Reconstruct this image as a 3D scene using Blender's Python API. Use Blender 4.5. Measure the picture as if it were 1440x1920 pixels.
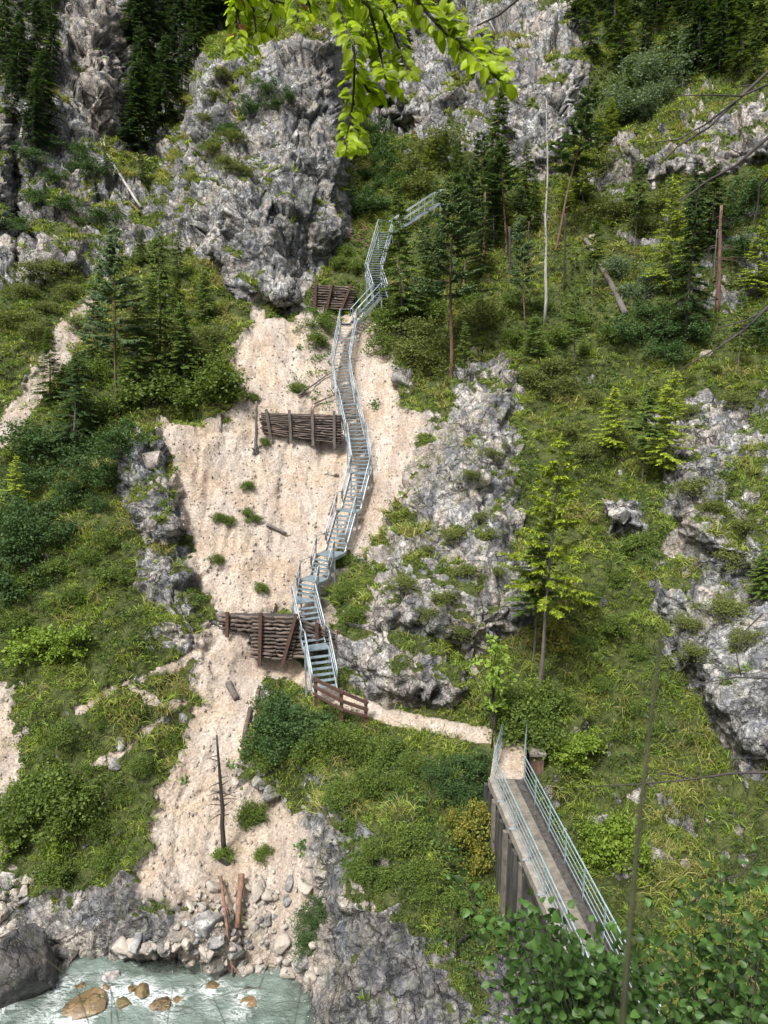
import bpy, bmesh, math, random
import numpy as np
from mathutils import Vector, Matrix
from mathutils.bvhtree import BVHTree

for o in list(bpy.data.objects):
    bpy.data.objects.remove(o, do_unlink=True)
SC = bpy.context.scene
COL = SC.collection
rnd = random.Random(7)
NR = np.random.RandomState(11)

# ------------------------------------------------------------------ camera, world, sun, exposure
FOC = 1387.0
PITCH = math.atan(320 / FOC)
cam = bpy.data.cameras.new('camera')
cam.sensor_fit = 'VERTICAL'; cam.sensor_height = 36.0; cam.sensor_width = 27.0
cam.lens = 36.0 * FOC / 1920
cam.clip_start = 0.05; cam.clip_end = 600
cam.dof.use_dof = True; cam.dof.focus_distance = 38; cam.dof.aperture_fstop = 7.0
camo = bpy.data.objects.new('camera', cam); COL.objects.link(camo)
camo.location = (0, 0, 0); camo.rotation_euler = (math.pi / 2 - PITCH, 0, 0)
SC.camera = camo

SUN_EL, SUN_AZ = math.radians(58), math.radians(212)    # azimuth clockwise from +y: behind the camera
w = bpy.data.worlds.new('World'); SC.world = w; w.use_nodes = True
wn = w.node_tree; wn.nodes.clear()
sky = wn.nodes.new('ShaderNodeTexSky'); sky.sky_type = 'NISHITA'; sky.sun_disc = False
sky.sun_elevation = SUN_EL; sky.sun_rotation = SUN_AZ
sky.air_density = 1.0; sky.dust_density = 6.0; sky.ozone_density = 1.0
hs = wn.nodes.new('ShaderNodeHueSaturation'); hs.inputs['Saturation'].default_value = 0.55
bg = wn.nodes.new('ShaderNodeBackground'); bg.inputs['Strength'].default_value = 0.05
wo = wn.nodes.new('ShaderNodeOutputWorld')
wn.links.new(sky.outputs[0], hs.inputs['Color']); wn.links.new(hs.outputs[0], bg.inputs[0]); wn.links.new(bg.outputs[0], wo.inputs[0])
sl = bpy.data.lights.new('sun', 'SUN'); sl.energy = 1.5; sl.angle = math.radians(12); sl.color = (1.0, 0.985, 0.955)
so = bpy.data.objects.new('sun', sl); COL.objects.link(so)
sdir = Vector((math.sin(SUN_AZ) * math.cos(SUN_EL), math.cos(SUN_AZ) * math.cos(SUN_EL), math.sin(SUN_EL)))
so.rotation_euler = sdir.to_track_quat('Z', 'Y').to_euler(); so.location = sdir * 60
SC.view_settings.view_transform = 'Standard'; SC.view_settings.look = 'None'
SC.view_settings.gamma = 1.0; SC.view_settings.exposure = 1.92
SC.view_settings.use_curve_mapping = False

# ------------------------------------------------------------------ helpers
CF = np.array([0, math.cos(PITCH), -math.sin(PITCH)]); CU = np.array([0, math.sin(PITCH), math.cos(PITCH)])
def raydir(px, py):
    return Vector(((px - 720) / FOC, CF[1] + (960 - py) / FOC * CU[1], CF[2] + (960 - py) / FOC * CU[2]))
def at(px, py, t): return raydir(px, py) * t

def tag(o, label=None, cat=None, group=None, kind=None):
    if label: o['label'] = label
    if cat: o['category'] = cat
    if group: o['group'] = group
    if kind: o['kind'] = kind
    return o
def empty(name, loc=(0, 0, 0), label=None, cat=None, group=None):
    o = bpy.data.objects.new(name, None); COL.objects.link(o); o.location = loc
    o.empty_display_size = 0.2
    return tag(o, label, cat, group)
def meshobj(name, me, parent=None, loc=None):
    o = bpy.data.objects.new(name, me); COL.objects.link(o)
    if parent: o.parent = parent
    if loc is not None: o.location = loc
    return o
def np_mesh(name, V, Fq, mat, smooth=False, attrs=None):
    """V (n,3), Fq: (m,3) or (m,4) int array"""
    V = np.asarray(V, np.float32); Fq = np.asarray(Fq, np.int32)
    me = bpy.data.meshes.new(name)
    k = Fq.shape[1]; m = Fq.shape[0]
    me.vertices.add(len(V)); me.vertices.foreach_set('co', V.ravel())
    me.loops.add(m * k); me.loops.foreach_set('vertex_index', Fq.ravel())
    me.polygons.add(m)
    me.polygons.foreach_set('loop_start', np.arange(0, m * k, k, dtype=np.int32))
    me.polygons.foreach_set('loop_total', np.full(m, k, np.int32))
    if smooth: me.polygons.foreach_set('use_smooth', np.ones(m, bool))
    for an, av in (attrs or {}).items():
        av = np.asarray(av, np.float32)
        if av.ndim == 1:
            a = me.attributes.new(an, 'FLOAT', 'POINT'); a.data.foreach_set('value', av)
        else:
            a = me.attributes.new(an, 'FLOAT_COLOR', 'POINT')
            c = np.ones((len(av), 4), np.float32); c[:, :3] = av
            a.data.foreach_set('color', c.ravel())
    me.update(calc_edges=True)
    if mat: me.materials.append(mat)
    return me

class MB:
    """collects boxes, prisms and tubes in one mesh"""
    def __init__(s): s.v = []; s.f = []
    def hexa(s, c8):
        b = len(s.v); s.v += [tuple(c) for c in c8]
        for q in ((0, 3, 2, 1), (4, 5, 6, 7), (0, 1, 5, 4), (1, 2, 6, 5), (2, 3, 7, 6), (3, 0, 4, 7)):
            s.f.append(tuple(b + i for i in q))
        return s
    def box(s, c, h, R=None):
        c = Vector(c); out = []
        for z in (-1, 1):
            for x, y in ((-1, -1), (1, -1), (1, 1), (-1, 1)):
                d = Vector((x * h[0], y * h[1], z * h[2]))
                out.append(c + (R @ d if R else d))
        return s.hexa(out)
    def bar(s, a, b, wx, wz, up=(0, 0, 1)):
        a = Vector(a); b = Vector(b); d = (b - a).normalized()
        x = d.cross(Vector(up))
        if x.length < 1e-4: x = d.cross(Vector((1, 0, 0)))
        x.normalize(); z = x.cross(d)
        o = []
        for p in (a, b):
            for sx, sz in ((-1, -1), (1, -1), (1, 1), (-1, 1)):
                o.append(p + x * sx * wx / 2 + z * sz * wz / 2)
        return s.hexa(o)
    def tube(s, pts, rad, n=6, cap=True):
        pts = [Vector(p) for p in pts]
        if not hasattr(rad, '__len__'): rad = [rad] * len(pts)
        b = len(s.v); ref = None
        for i, p in enumerate(pts):
            d = (pts[min(i + 1, len(pts) - 1)] - pts[max(i - 1, 0)])
            d = d.normalized() if d.length > 1e-9 else Vector((0, 0, 1))
            if ref is None:
                ref = d.orthogonal().normalized()
            ref = (ref - d * ref.dot(d))
            ref = ref.normalized() if ref.length > 1e-6 else d.orthogonal().normalized()
            o = d.cross(ref)
            for k in range(n):
                a = 2 * math.pi * k / n
                s.v.append(tuple(p + (ref * math.cos(a) + o * math.sin(a)) * rad[i]))
        for i in range(len(pts) - 1):
            for k in range(n):
                k2 = (k + 1) % n
                s.f.append((b + i * n + k, b + i * n + k2, b + (i + 1) * n + k2, b + (i + 1) * n + k))
        if cap:
            s.f.append(tuple(b + n - 1 - k for k in range(n)))
            e = b + (len(pts) - 1) * n
            s.f.append(tuple(e + k for k in range(n)))
        return s
    def poly(s, top, th):
        """prism: polygon of top points, thickness th down"""
        b = len(s.v); n = len(top)
        s.v += [tuple(p) for p in top] + [tuple(Vector(p) - Vector((0, 0, th))) for p in top]
        s.f.append(tuple(b + i for i in range(n))); s.f.append(tuple(b + n + n - 1 - i for i in range(n)))
        for i in range(n):
            j = (i + 1) % n
            s.f.append((b + j, b + i, b + n + i, b + n + j))
        return s
    def mesh(s, name, mat, smooth=False):
        me = bpy.data.meshes.new(name); me.from_pydata(s.v, [], s.f); me.update()
        if smooth:
            me.polygons.foreach_set('use_smooth', [True] * len(me.polygons))
        if mat: me.materials.append(mat)
        return me
    def build(s, name, mat, parent=None, smooth=False, loc=None):
        return meshobj(name, s.mesh(name, mat, smooth), parent, loc)

def sstep(a, b, x):
    t = np.clip((x - a) / (b - a), 0, 1); return t * t * (3 - 2 * t)

# ------------------------------------------------------------------ noise (numpy)
_pr = np.random.RandomState(3)
_G = _pr.normal(size=(1024, 3)).astype(np.float32); _G /= np.linalg.norm(_G, axis=1)[:, None]
_H = _pr.rand(4096, 4).astype(np.float32)
def _hash(ix, iy, iz, seed=0):
    h = (ix.astype(np.int64) * 73856093) ^ (iy.astype(np.int64) * 19349663) ^ (iz.astype(np.int64) * 83492791) ^ (seed * 2654435761 % 2147483647)
    h = (h ^ (h >> 13)) * 1274126177
    return (h ^ (h >> 16)) & 0x7fffffff
def pnoise(P, seed=0):
    P = np.asarray(P, np.float32); I = np.floor(P).astype(np.int32); f = P - I
    u = f * f * f * (f * (f * 6 - 15) + 10)
    r = 0
    for dx in (0, 1):
        wx = u[:, 0] if dx else 1 - u[:, 0]
        for dy in (0, 1):
            wy = wx * (u[:, 1] if dy else 1 - u[:, 1])
            for dz in (0, 1):
                wz = wy * (u[:, 2] if dz else 1 - u[:, 2])
                g = _G[_hash(I[:, 0] + dx, I[:, 1] + dy, I[:, 2] + dz, seed) & 1023]
                r = r + wz * (g[:, 0] * (f[:, 0] - dx) + g[:, 1] * (f[:, 1] - dy) + g[:, 2] * (f[:, 2] - dz))
    return r * 1.5
def fbm(P, octv=3, seed=0, ridged=False, gain=0.5):
    r = 0; a = 1.0; tot = 0
    for o in range(octv):
        n = pnoise(P * (2.03 ** o), seed + o * 17)
        r = r + a * ((1 - 2 * np.abs(n)) if ridged else n); tot += a; a *= gain
    return r / tot
def facets(P, seed=0, tilt=0.8):
    """cellular blocks: each cell is a tilted facet"""
    P = np.asarray(P, np.float32); I = np.floor(P).astype(np.int32); n = len(P)
    f1 = np.full(n, 9, np.float32); f2 = np.full(n, 9, np.float32); val = np.zeros(n, np.float32)
    for dx in (-1, 0, 1):
        for dy in (-1, 0, 1):
            for dz in (-1, 0, 1):
                h = _hash(I[:, 0] + dx, I[:, 1] + dy, I[:, 2] + dz, seed)
                a = _H[h & 4095]; b = _G[(h >> 7) & 1023]
                rel = P - (I + np.array([dx, dy, dz]) + a[:, :3])
                d = (rel * rel).sum(1)
                v = a[:, 3] - 0.5 + tilt * (rel * b).sum(1)
                m = d < f1
                f2 = np.where(m, f1, np.minimum(f2, d)); val = np.where(m, v, val); f1 = np.where(m, d, f1)
    return val, np.sqrt(f2) - np.sqrt(f1)

# ------------------------------------------------------------------ materials
MATS = {}
def newmat(name):
    m = bpy.data.materials.new(name); m.use_nodes = True; nt = m.node_tree
    return m, nt, nt.nodes['Principled BSDF']
def N(nt, typ, **kw):
    n = nt.nodes.new(typ)
    for k, v in kw.items(): setattr(n, k, v)
    return n
def noise_node(nt, scale, detail=4, rough=0.55, vec=None, dist=0.0):
    n = N(nt, 'ShaderNodeTexNoise'); n.inputs['Scale'].default_value = scale
    n.inputs['Detail'].default_value = detail; n.inputs['Roughness'].default_value = rough
    n.inputs['Distortion'].default_value = dist
    if vec: nt.links.new(vec, n.inputs['Vector'])
    return n
def ramp(nt, src, stops):
    r = N(nt, 'ShaderNodeValToRGB'); e = r.color_ramp.elements
    while len(e) < len(stops): e.new(0.5)
    for i, (p, c) in enumerate(stops):
        e[i].position = p; e[i].color = (c[0], c[1], c[2], 1) if hasattr(c, '__len__') else (c, c, c, 1)
    nt.links.new(src, r.inputs[0]); return r
def mix(nt, fac, a, b, mode='MIX'):
    n = N(nt, 'ShaderNodeMix', data_type='RGBA', blend_type=mode)
    for sock, v in ((n.inputs[0], fac), (n.inputs[6], a), (n.inputs[7], b)):
        if isinstance(v, (int, float)): sock.default_value = v
        elif isinstance(v, tuple): sock.default_value = (v[0], v[1], v[2], 1)
        else: nt.links.new(v, sock)
    return n.outputs[2]
def math_n(nt, op, a, b=None, clamp=False):
    n = N(nt, 'ShaderNodeMath', operation=op); n.use_clamp = clamp
    for i, v in enumerate((a, b)):
        if v is None: continue
        if isinstance(v, (int, float)): n.inputs[i].default_value = v
        else: nt.links.new(v, n.inputs[i])
    return n.outputs[0]
def bump(nt, src, strength, dist, bs):
    b = N(nt, 'ShaderNodeBump'); b.inputs['Strength'].default_value = strength; b.inputs['Distance'].default_value = dist
    nt.links.new(src, b.inputs['Height']); nt.links.new(b.outputs[0], bs.inputs['Normal']); return b

def simple(name, c1, c2, scale=4, rough=0.7, metal=0.0, bstr=0.3, bdist=0.02, stretch=None, rnd_obj=0.0):
    m, nt, bs = newmat(name)
    tc = N(nt, 'ShaderNodeTexCoord'); vec = tc.outputs['Object']
    if stretch:
        mp = N(nt, 'ShaderNodeMapping'); mp.inputs['Scale'].default_value = stretch
        nt.links.new(vec, mp.inputs[0]); vec = mp.outputs[0]
    n = noise_node(nt, scale, 6, 0.65, vec)
    r = ramp(nt, n.outputs[0], [(0.3, c1), (0.7, c2)]); col = r.outputs[0]
    if rnd_obj:
        oi = N(nt, 'ShaderNodeObjectInfo')
        v = math_n(nt, 'MULTIPLY_ADD', oi.outputs['Random'], rnd_obj * 2); v.node.inputs[2].default_value = 1 - rnd_obj
        col = mix(nt, 1.0, col, v, 'MULTIPLY')
    nt.links.new(col, bs.inputs['Base Color'])
    bs.inputs['Roughness'].default_value = rough; bs.inputs['Metallic'].default_value = metal
    if bstr: bump(nt, n.outputs[0], bstr, bdist, bs)
    MATS[name] = m; return m

def rock_colour(nt, vec, warm=None, dark=None):
    """grey limestone: pale faces, dark lichen, rusty and cream patches; returns colour, height"""
    n1 = noise_node(nt, 0.45, 8, 0.62, vec, 0.6); n2 = noise_node(nt, 2.6, 8, 0.68, vec, 0.8); n3 = noise_node(nt, 11, 5, 0.7, vec)
    base = ramp(nt, n2.outputs[0], [(0.32, (0.055, 0.056, 0.058)), (0.44, (0.17, 0.17, 0.17)), (0.54, (0.35, 0.348, 0.335)), (0.68, (0.60, 0.595, 0.575))]).outputs[0]
    nb_ = noise_node(nt, 0.22, 5, 0.6, vec, 0.5)
    base = mix(nt, 1.0, base, ramp(nt, nb_.outputs[0], [(0.35, 0.55), (0.5, 1.0), (0.65, 1.6)]).outputs[0], 'MULTIPLY')
    wf = ramp(nt, n1.outputs[0], [(0.46, 0.0), (0.62, 0.8)]).outputs[0]
    if warm: wf = math_n(nt, 'ADD', wf, warm, True)
    warmc = ramp(nt, n2.outputs[0], [(0.3, (0.16, 0.13, 0.105)), (0.5, (0.41, 0.355, 0.30)), (0.72, (0.62, 0.555, 0.47))]).outputs[0]
    col = mix(nt, wf, base, warmc)
    blu = noise_node(nt, 0.8, 4, 0.6, vec, 0.3)
    bf = ramp(nt, blu.outputs[0], [(0.55, 0.0), (0.68, 0.5)]).outputs[0]
    col = mix(nt, bf, col, (0.20, 0.23, 0.28))
    dk = ramp(nt, n3.outputs[0], [(0.36, 0.35), (0.52, 1.0)]).outputs[0]
    col = mix(nt, 0.85, col, dk, 'MULTIPLY')
    # water stains running down the faces
    mp = N(nt, 'ShaderNodeMapping'); mp.inputs['Scale'].default_value = (1.5, 1.5, 0.16); nt.links.new(vec, mp.inputs[0])
    st = noise_node(nt, 1.0, 7, 0.7, mp.outputs[0], 0.4)
    sf = ramp(nt, st.outputs[0], [(0.48, 0.0), (0.60, 0.85)]).outputs[0]
    col = mix(nt, sf, col, (0.10, 0.105, 0.118))
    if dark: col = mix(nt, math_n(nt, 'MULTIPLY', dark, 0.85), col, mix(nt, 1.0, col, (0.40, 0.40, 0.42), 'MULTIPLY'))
    h = math_n(nt, 'ADD', n2.outputs[0], math_n(nt, 'MULTIPLY', n3.outputs[0], 0.4))
    # fracture lines
    dn = noise_node(nt, 1.6, 4, 0.6, vec)
    dv = N(nt, 'ShaderNodeVectorMath', operation='MULTIPLY_ADD'); nt.links.new(dn.outputs['Color'], dv.inputs[0]); dv.inputs[1].default_value = (1.3, 1.3, 1.3); nt.links.new(vec, dv.inputs[2])
    ms = N(nt, 'ShaderNodeMapping'); ms.inputs['Scale'].default_value = (0.8, 0.8, 0.9); ms.inputs['Rotation'].default_value = (0.2, 0.45, 0.1); nt.links.new(dv.outputs[0], ms.inputs[0])
    cr = None
    for sc_, wd_, am_ in ((0.6, 0.045, 0.75), (1.9, 0.06, 0.38)):
        vo = N(nt, 'ShaderNodeTexVoronoi', feature='DISTANCE_TO_EDGE'); vo.inputs['Scale'].default_value = sc_; nt.links.new(ms.outputs[0], vo.inputs['Vector'])
        k = ramp(nt, vo.outputs['Distance'], [(0.0, 1 - am_), (wd_, 1.0)]).outputs[0]
        cr = k if cr is None else math_n(nt, 'MULTIPLY', cr, k)
    col = mix(nt, 0.9, col, cr, 'MULTIPLY'); h = math_n(nt, 'ADD', h, math_n(nt, 'MULTIPLY', cr, 0.8))
    return col, h

def make_terrain_mat():
    m, nt, bs = newmat('terrain_surface')
    geo = N(nt, 'ShaderNodeNewGeometry'); vec = geo.outputs['Position']
    def attr(n): return N(nt, 'ShaderNodeAttribute', attribute_name=n).outputs['Fac']
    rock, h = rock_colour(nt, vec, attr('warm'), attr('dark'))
    # scree
    vo = N(nt, 'ShaderNodeTexVoronoi'); vo.inputs['Scale'].default_value = 12; nt.links.new(vec, vo.inputs['Vector'])
    s1 = noise_node(nt, 0.5, 6, 0.6, vec); s2 = noise_node(nt, 9, 6, 0.72, vec)
    sc = ramp(nt, s2.outputs[0], [(0.30, (0.13, 0.108, 0.092)), (0.41, (0.37, 0.32, 0.28)), (0.60, (0.52, 0.46, 0.40))]).outputs[0]
    sc = mix(nt, ramp(nt, s1.outputs[0], [(0.42, 0.0), (0.62, 0.7)]).outputs[0], sc, mix(nt, 1.0, sc, (0.98, 0.83, 0.62), 'MULTIPLY'))
    vg = N(nt, 'ShaderNodeRGBToBW'); nt.links.new(vo.outputs['Color'], vg.inputs[0])
    stone = mix(nt, 1.0, (0.92, 0.80, 0.68), vg.outputs[0], 'MULTIPLY')
    sc = mix(nt, 0.26, sc, stone)
    mr = N(nt, 'ShaderNodeMapping'); mr.inputs['Scale'].default_value = (1.3, 0.3, 0.3); nt.links.new(vec, mr.inputs[0])
    s3 = noise_node(nt, 1.0, 6, 0.65, mr.outputs[0], 0.6)
    sc = mix(nt, 1.0, sc, ramp(nt, s3.outputs[0], [(0.35, (0.72, 0.68, 0.66)), (0.6, (1.04, 1.03, 1.02))]).outputs[0], 'MULTIPLY')
    # soil under the grass
    g1 = noise_node(nt, 2.2, 6, 0.65, vec)
    soil = ramp(nt, g1.outputs[0], [(0.3, (0.025, 0.030, 0.010)), (0.5, (0.055, 0.072, 0.018)), (0.7, (0.10, 0.11, 0.035))]).outputs[0]
    col = mix(nt, attr('scree'), rock, sc)
    ns = noise_node(nt, 6, 5, 0.7, vec)
    gm = math_n(nt, 'ADD', attr('grass'), math_n(nt, 'MULTIPLY', math_n(nt, 'SUBTRACT', ns.outputs[0], 0.5), 0.9))
    gm = ramp(nt, gm, [(0.40, 0.0), (0.58, 1.0)]).outputs[0]
    col = mix(nt, gm, col, soil)
    # moss films
    mo = noise_node(nt, 1.3, 7, 0.7, vec)
    mf = math_n(nt, 'MULTIPLY', ramp(nt, mo.outputs[0], [(0.52, 0.0), (0.64, 0.8)]).outputs[0], attr('moss'))
    col = mix(nt, mf, col, (0.085, 0.095, 0.022))
    nt.links.new(col, bs.inputs['Base Color'])
    bs.inputs['Roughness'].default_value = 0.92; bs.inputs['Specular IOR Level'].default_value = 0.25
    hm = N(nt, 'ShaderNodeMix'); nt.links.new(attr('scree'), hm.inputs[0]); nt.links.new(h, hm.inputs[2]); nt.links.new(math_n(nt, 'MULTIPLY', s2.outputs[0], 0.9), hm.inputs[3]); hh = hm.outputs[0]
    bump(nt, hh, 1.0, 0.14, bs)
    return m
M_TERR = make_terrain_mat()

def make_rock_mat(name, warmv, mossv=0.3, wet=0.9, tint=None):
    m, nt, bs = newmat(name)
    tc = N(nt, 'ShaderNodeTexCoord'); geo = N(nt, 'ShaderNodeNewGeometry')
    col, h = rock_colour(nt, geo.outputs['Position'])
    wc = ramp(nt, h, [(0.8, (0.06, 0.05, 0.042)), (1.15, (0.21, 0.18, 0.148)), (1.7, (0.38, 0.33, 0.275))]).outputs[0]
    col = mix(nt, warmv, col, wc)
    pi = ramp(nt, geo.outputs['Random Per Island'], [(0.0, 0.5), (0.5, 0.95), (1.0, 1.15)]).outputs[0]
    col = mix(nt, 1.0, col, pi, 'MULTIPLY')
    if tint: col = mix(nt, 0.9, col, tint, 'MULTIPLY')
    mo = noise_node(nt, 2.0, 6, 0.7, geo.outputs['Position'])
    mf = ramp(nt, mo.outputs[0], [(0.52, 0.0), (0.66, mossv)]).outputs[0]
    col = mix(nt, mf, col, (0.075, 0.085, 0.02))
    nt.links.new(col, bs.inputs['Base Color']); bs.inputs['Roughness'].default_value = wet
    bump(nt, h, 0.7, 0.06, bs)
    return m

def leaf_mat(name, c, transl=0.35, rough=0.5, use_attr=True, var=0.35):
    m, nt, bs = newmat(name)
    oi = N(nt, 'ShaderNodeObjectInfo')
    if use_attr:
        a = N(nt, 'ShaderNodeAttribute', attribute_name='tint').outputs['Color']
        col = mix(nt, 1.0, a, c, 'MULTIPLY')
    else:
        gi = N(nt, 'ShaderNodeNewGeometry'); ro = math_n(nt, 'FRACT', math_n(nt, 'ADD', oi.outputs['Random'], gi.outputs['Random Per Island']))
        col = mix(nt, ro, tuple(x * (1 - var) for x in c), tuple(min(1, x * (1 + var)) for x in c))
    nt.links.new(col, bs.inputs['Base Color']); bs.inputs['Roughness'].default_value = rough
    bs.inputs['Specular IOR Level'].default_value = 0.3
    tr = N(nt, 'ShaderNodeBsdfTranslucent')
    tc = mix(nt, 1.0, col, (1.25, 1.25, 0.55), 'MULTIPLY'); nt.links.new(tc, tr.inputs[0])
    ms = N(nt, 'ShaderNodeMixShader'); ms.inputs[0].default_value = transl
    out = nt.nodes['Material Output']
    nt.links.new(bs.outputs[0], ms.inputs[1]); nt.links.new(tr.outputs[0], ms.inputs[2]); nt.links.new(ms.outputs[0], out.inputs[0])
    return m
M_GRASS = leaf_mat('grass_blades', (1, 1, 1), 0.35)
M_NEEDLE = leaf_mat('conifer_needles', (1, 1, 1), 0.25)
M_LEAF = leaf_mat('shrub_leaves', (1, 1, 1), 0.35, 0.65)
simple('bark_grey', (0.05, 0.042, 0.036), (0.16, 0.14, 0.125), 7, 0.9, stretch=(1, 1, 0.25))
simple('bark_red', (0.055, 0.034, 0.027), (0.20, 0.115, 0.082), 7, 0.9, stretch=(1, 1, 0.25))
simple('bark_bleached', (0.20, 0.185, 0.165), (0.46, 0.44, 0.41), 6, 0.85, stretch=(1, 1, 0.2))
simple('bark_dark', (0.020, 0.017, 0.015), (0.06, 0.05, 0.045), 8, 0.85, stretch=(1, 1, 0.3))
simple('log_wood', (0.022, 0.016, 0.014), (0.17, 0.13, 0.105), 6, 0.9, stretch=(0.3, 1, 1), rnd_obj=0.35)
simple('red_wood', (0.08, 0.042, 0.03), (0.27, 0.155, 0.105), 5, 0.85, stretch=(1, 1, 0.25))
simple('fence_wood', (0.045, 0.022, 0.017), (0.10, 0.05, 0.038), 5, 0.75, stretch=(1, 1, 1))
simple('rusty_steel', (0.045, 0.024, 0.018), (0.11, 0.055, 0.038), 8, 0.8)
simple('galvanised_steel', (0.19, 0.225, 0.25), (0.42, 0.47, 0.50), 3.5, 0.48, metal=0.35, bstr=0.05)
simple('painted_rail', (0.20, 0.275, 0.29), (0.33, 0.41, 0.43), 9, 0.45, metal=0.3, bstr=0.05)
simple('tread_grating', (0.12, 0.155, 0.175), (0.24, 0.305, 0.335), 5, 0.55, metal=0.3, bstr=0.2)
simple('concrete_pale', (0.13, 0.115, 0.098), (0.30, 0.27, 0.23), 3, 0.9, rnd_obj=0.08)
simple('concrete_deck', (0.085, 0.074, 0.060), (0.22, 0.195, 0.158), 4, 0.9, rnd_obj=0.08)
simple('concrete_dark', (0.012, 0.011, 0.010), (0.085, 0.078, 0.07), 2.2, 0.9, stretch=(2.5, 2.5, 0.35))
simple('concrete_rust', (0.06, 0.04, 0.03), (0.20, 0.12, 0.085), 3, 0.9, stretch=(2, 2, 0.4))
M_ROCK_G = make_rock_mat('grey_rock', 0.15, 0.35)
M_ROCK_W = make_rock_mat('cream_rock', 0.75, 0.1)
M_ROCK_D = make_rock_mat('wet_dark_rock', 0.0, 0.2, 0.5, (0.20, 0.20, 0.215))
M_ROCK_Y = make_rock_mat('ochre_rock', 0.35, 0.9, 0.35, (0.50, 0.34, 0.14))
# ------------------------------------------------------------------ terrain: one steep gorge side
STAIR_PX = [(610, 1297), (592, 1213), (566, 1125), (590, 1085), (622, 1038), (655, 956), (680, 886), (668, 822), (650, 758), (638, 690), (655, 606), (718, 558), (697, 520), (725, 437), (830, 383)]
STAIR_T = [35, 36.6, 38.4, 39.2, 40.2, 42.2, 44.1, 46.1, 48.3, 50.8, 54.4, 55.3, 56.7, 61.2, 62.4]
CP = [(-100,1800,29.3),(0,1795,29.4),(150,1795,29.4),(300,1790,29.4),(430,1800,29.3),(550,1820,28.9),(100,1900,30.5),(300,1880,31),(480,1900,30),(560,1900,28.6),
(620,1900,26.4),(700,1900,25.4),(800,1900,25.0),(950,1900,24.8),(700,1700,27.5),(800,1600,28.7),(640,1600,29.2),(650,1500,30.9),(800,1500,30.2),(900,1480,30.6),(600,1400,32.8),(750,1430,31.8),
(660,1312,35.1),(720,1335,34.5),(780,1353,33.8),(860,1368,32.8),(930,1385,32.0),(965,1410,31.8),(560,1250,38.2),(450,1265,37.4),(500,1240,38.2),(500,1150,38.6),(400,1200,38.0),(620,1200,38.0),
(500,1100,40.2),(560,833,46.8),(560,772,47.8),(480,800,47.0),(630,582,57.6),(630,530,59.5),
(400,1000,41.2),(350,850,44),(450,700,50),(550,650,53),(600,600,55.4),(480,900,44.8),(560,950,44),(330,800,44.6),(720,900,43.4),(720,760,48.2),(700,650,52.5),
(850,900,41),(850,1100,36.9),(800,1250,34.9),(720,1250,35.4),(690,1150,37.4),(950,1150,36.2),(1000,1000,39.4),(1100,1250,34.3),(1200,1100,37),(1100,900,42.2),(1000,750,46.4),(1150,700,47.4),(900,650,50.2),(790,640,52),
(1000,500,56.5),(1100,400,60.5),(900,450,60.5),(800,390,65),(1250,550,52),(1400,600,48.3),(1250,800,43.6),(1400,900,39),(1350,1200,33.5),(1400,1400,29.3),(1200,1400,32),(1060,1420,31.8),(1100,1500,30.8),(1200,1600,28.8),(1400,1650,25.6),(1100,1700,28.2),(1300,1800,24.5),(1440,1900,22.5),(1060,1900,25.2),
(750,200,82),(690,300,77),(690,420,67),(850,150,78),(850,250,75),(950,250,73),(1000,100,75),(1050,250,69),(1150,300,63),(1250,350,58),(1400,350,53),(1350,200,60),(1200,150,70),(1400,50,68),(1100,0,82),(900,0,86),(700,0,94),(1440,100,62),
(0,100,72),(80,300,65),(180,200,73),(180,50,82),(300,100,88),(400,50,98),(280,300,74),(230,400,64),(100,450,60),(20,550,55),(120,600,53.5),(50,750,48),(200,750,47.8),(350,680,49.5),(400,580,55),(300,560,55.5),(200,550,56.5),(400,350,68),(500,200,82),(600,400,64),(500,500,58.5),
(250,850,43.4),(300,950,41.5),(150,950,41.4),(20,950,41.8),(100,1100,38.2),(280,1100,38.8),(380,1150,38.6),(0,1250,35.8),(200,1300,34.8),(350,1350,35.4),(400,1450,33.8),(300,1500,32.8),(100,1500,32.3),(450,1600,31.8),(200,1650,30.9),(50,1650,30.9),(500,1700,30.4),(520,1500,33.2),(500,1380,34.4),
(-900,0,70),(-900,900,44),(-900,1800,29),(-300,400,62),(-300,1200,36),(2300,0,58),(2300,900,34),(2300,1800,20),(1700,500,48),(1700,1300,28),(700,-600,125),(-900,-600,95),(2300,-600,80),(200,-300,105),(1200,-300,100),(700,2300,21),(1500,2300,18),(-100,2300,30),(1100,2100,22)]
for i, (q, t) in enumerate(zip(STAIR_PX, STAIR_T)):
    CP.append((q[0], q[1] + 4, t + 1.5))
    if i:
        p0 = at(*STAIR_PX[i - 1], STAIR_T[i - 1]); p1 = at(*q, t); m_ = (p0 + p1) / 2
        tt = m_.dot(Vector(CF)); CP.append((720 + FOC * m_.x / tt, 960 - FOC * m_.dot(Vector(CU)) / tt + 4, tt + 1.5))
CP = np.array(CP, float)
def tps_fit(C, lam=0.5):
    xy = C[:, :2] / 500.0; n = len(C)
    d = np.linalg.norm(xy[:, None] - xy[None], axis=2)
    K = np.where(d > 0, d * d * np.log(d + 1e-12), 0) + np.eye(n) * lam * 1e-3
    Pm = np.c_[np.ones(n), xy]
    A = np.block([[K, Pm], [Pm.T, np.zeros((3, 3))]])
    return xy, np.linalg.solve(A, np.r_[C[:, 2], 0, 0, 0])
_XY, _W = tps_fit(CP)
def tps(px, py):
    q = np.c_[px, py] / 500.0; r = np.zeros(len(q))
    for k in range(len(_XY)):
        d2 = ((q - _XY[k]) ** 2).sum(1)
        r += _W[k] * 0.5 * d2 * np.log(d2 + 1e-12)
    return r + _W[-3] + q[:, 0] * _W[-2] + q[:, 1] * _W[-1]

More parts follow.
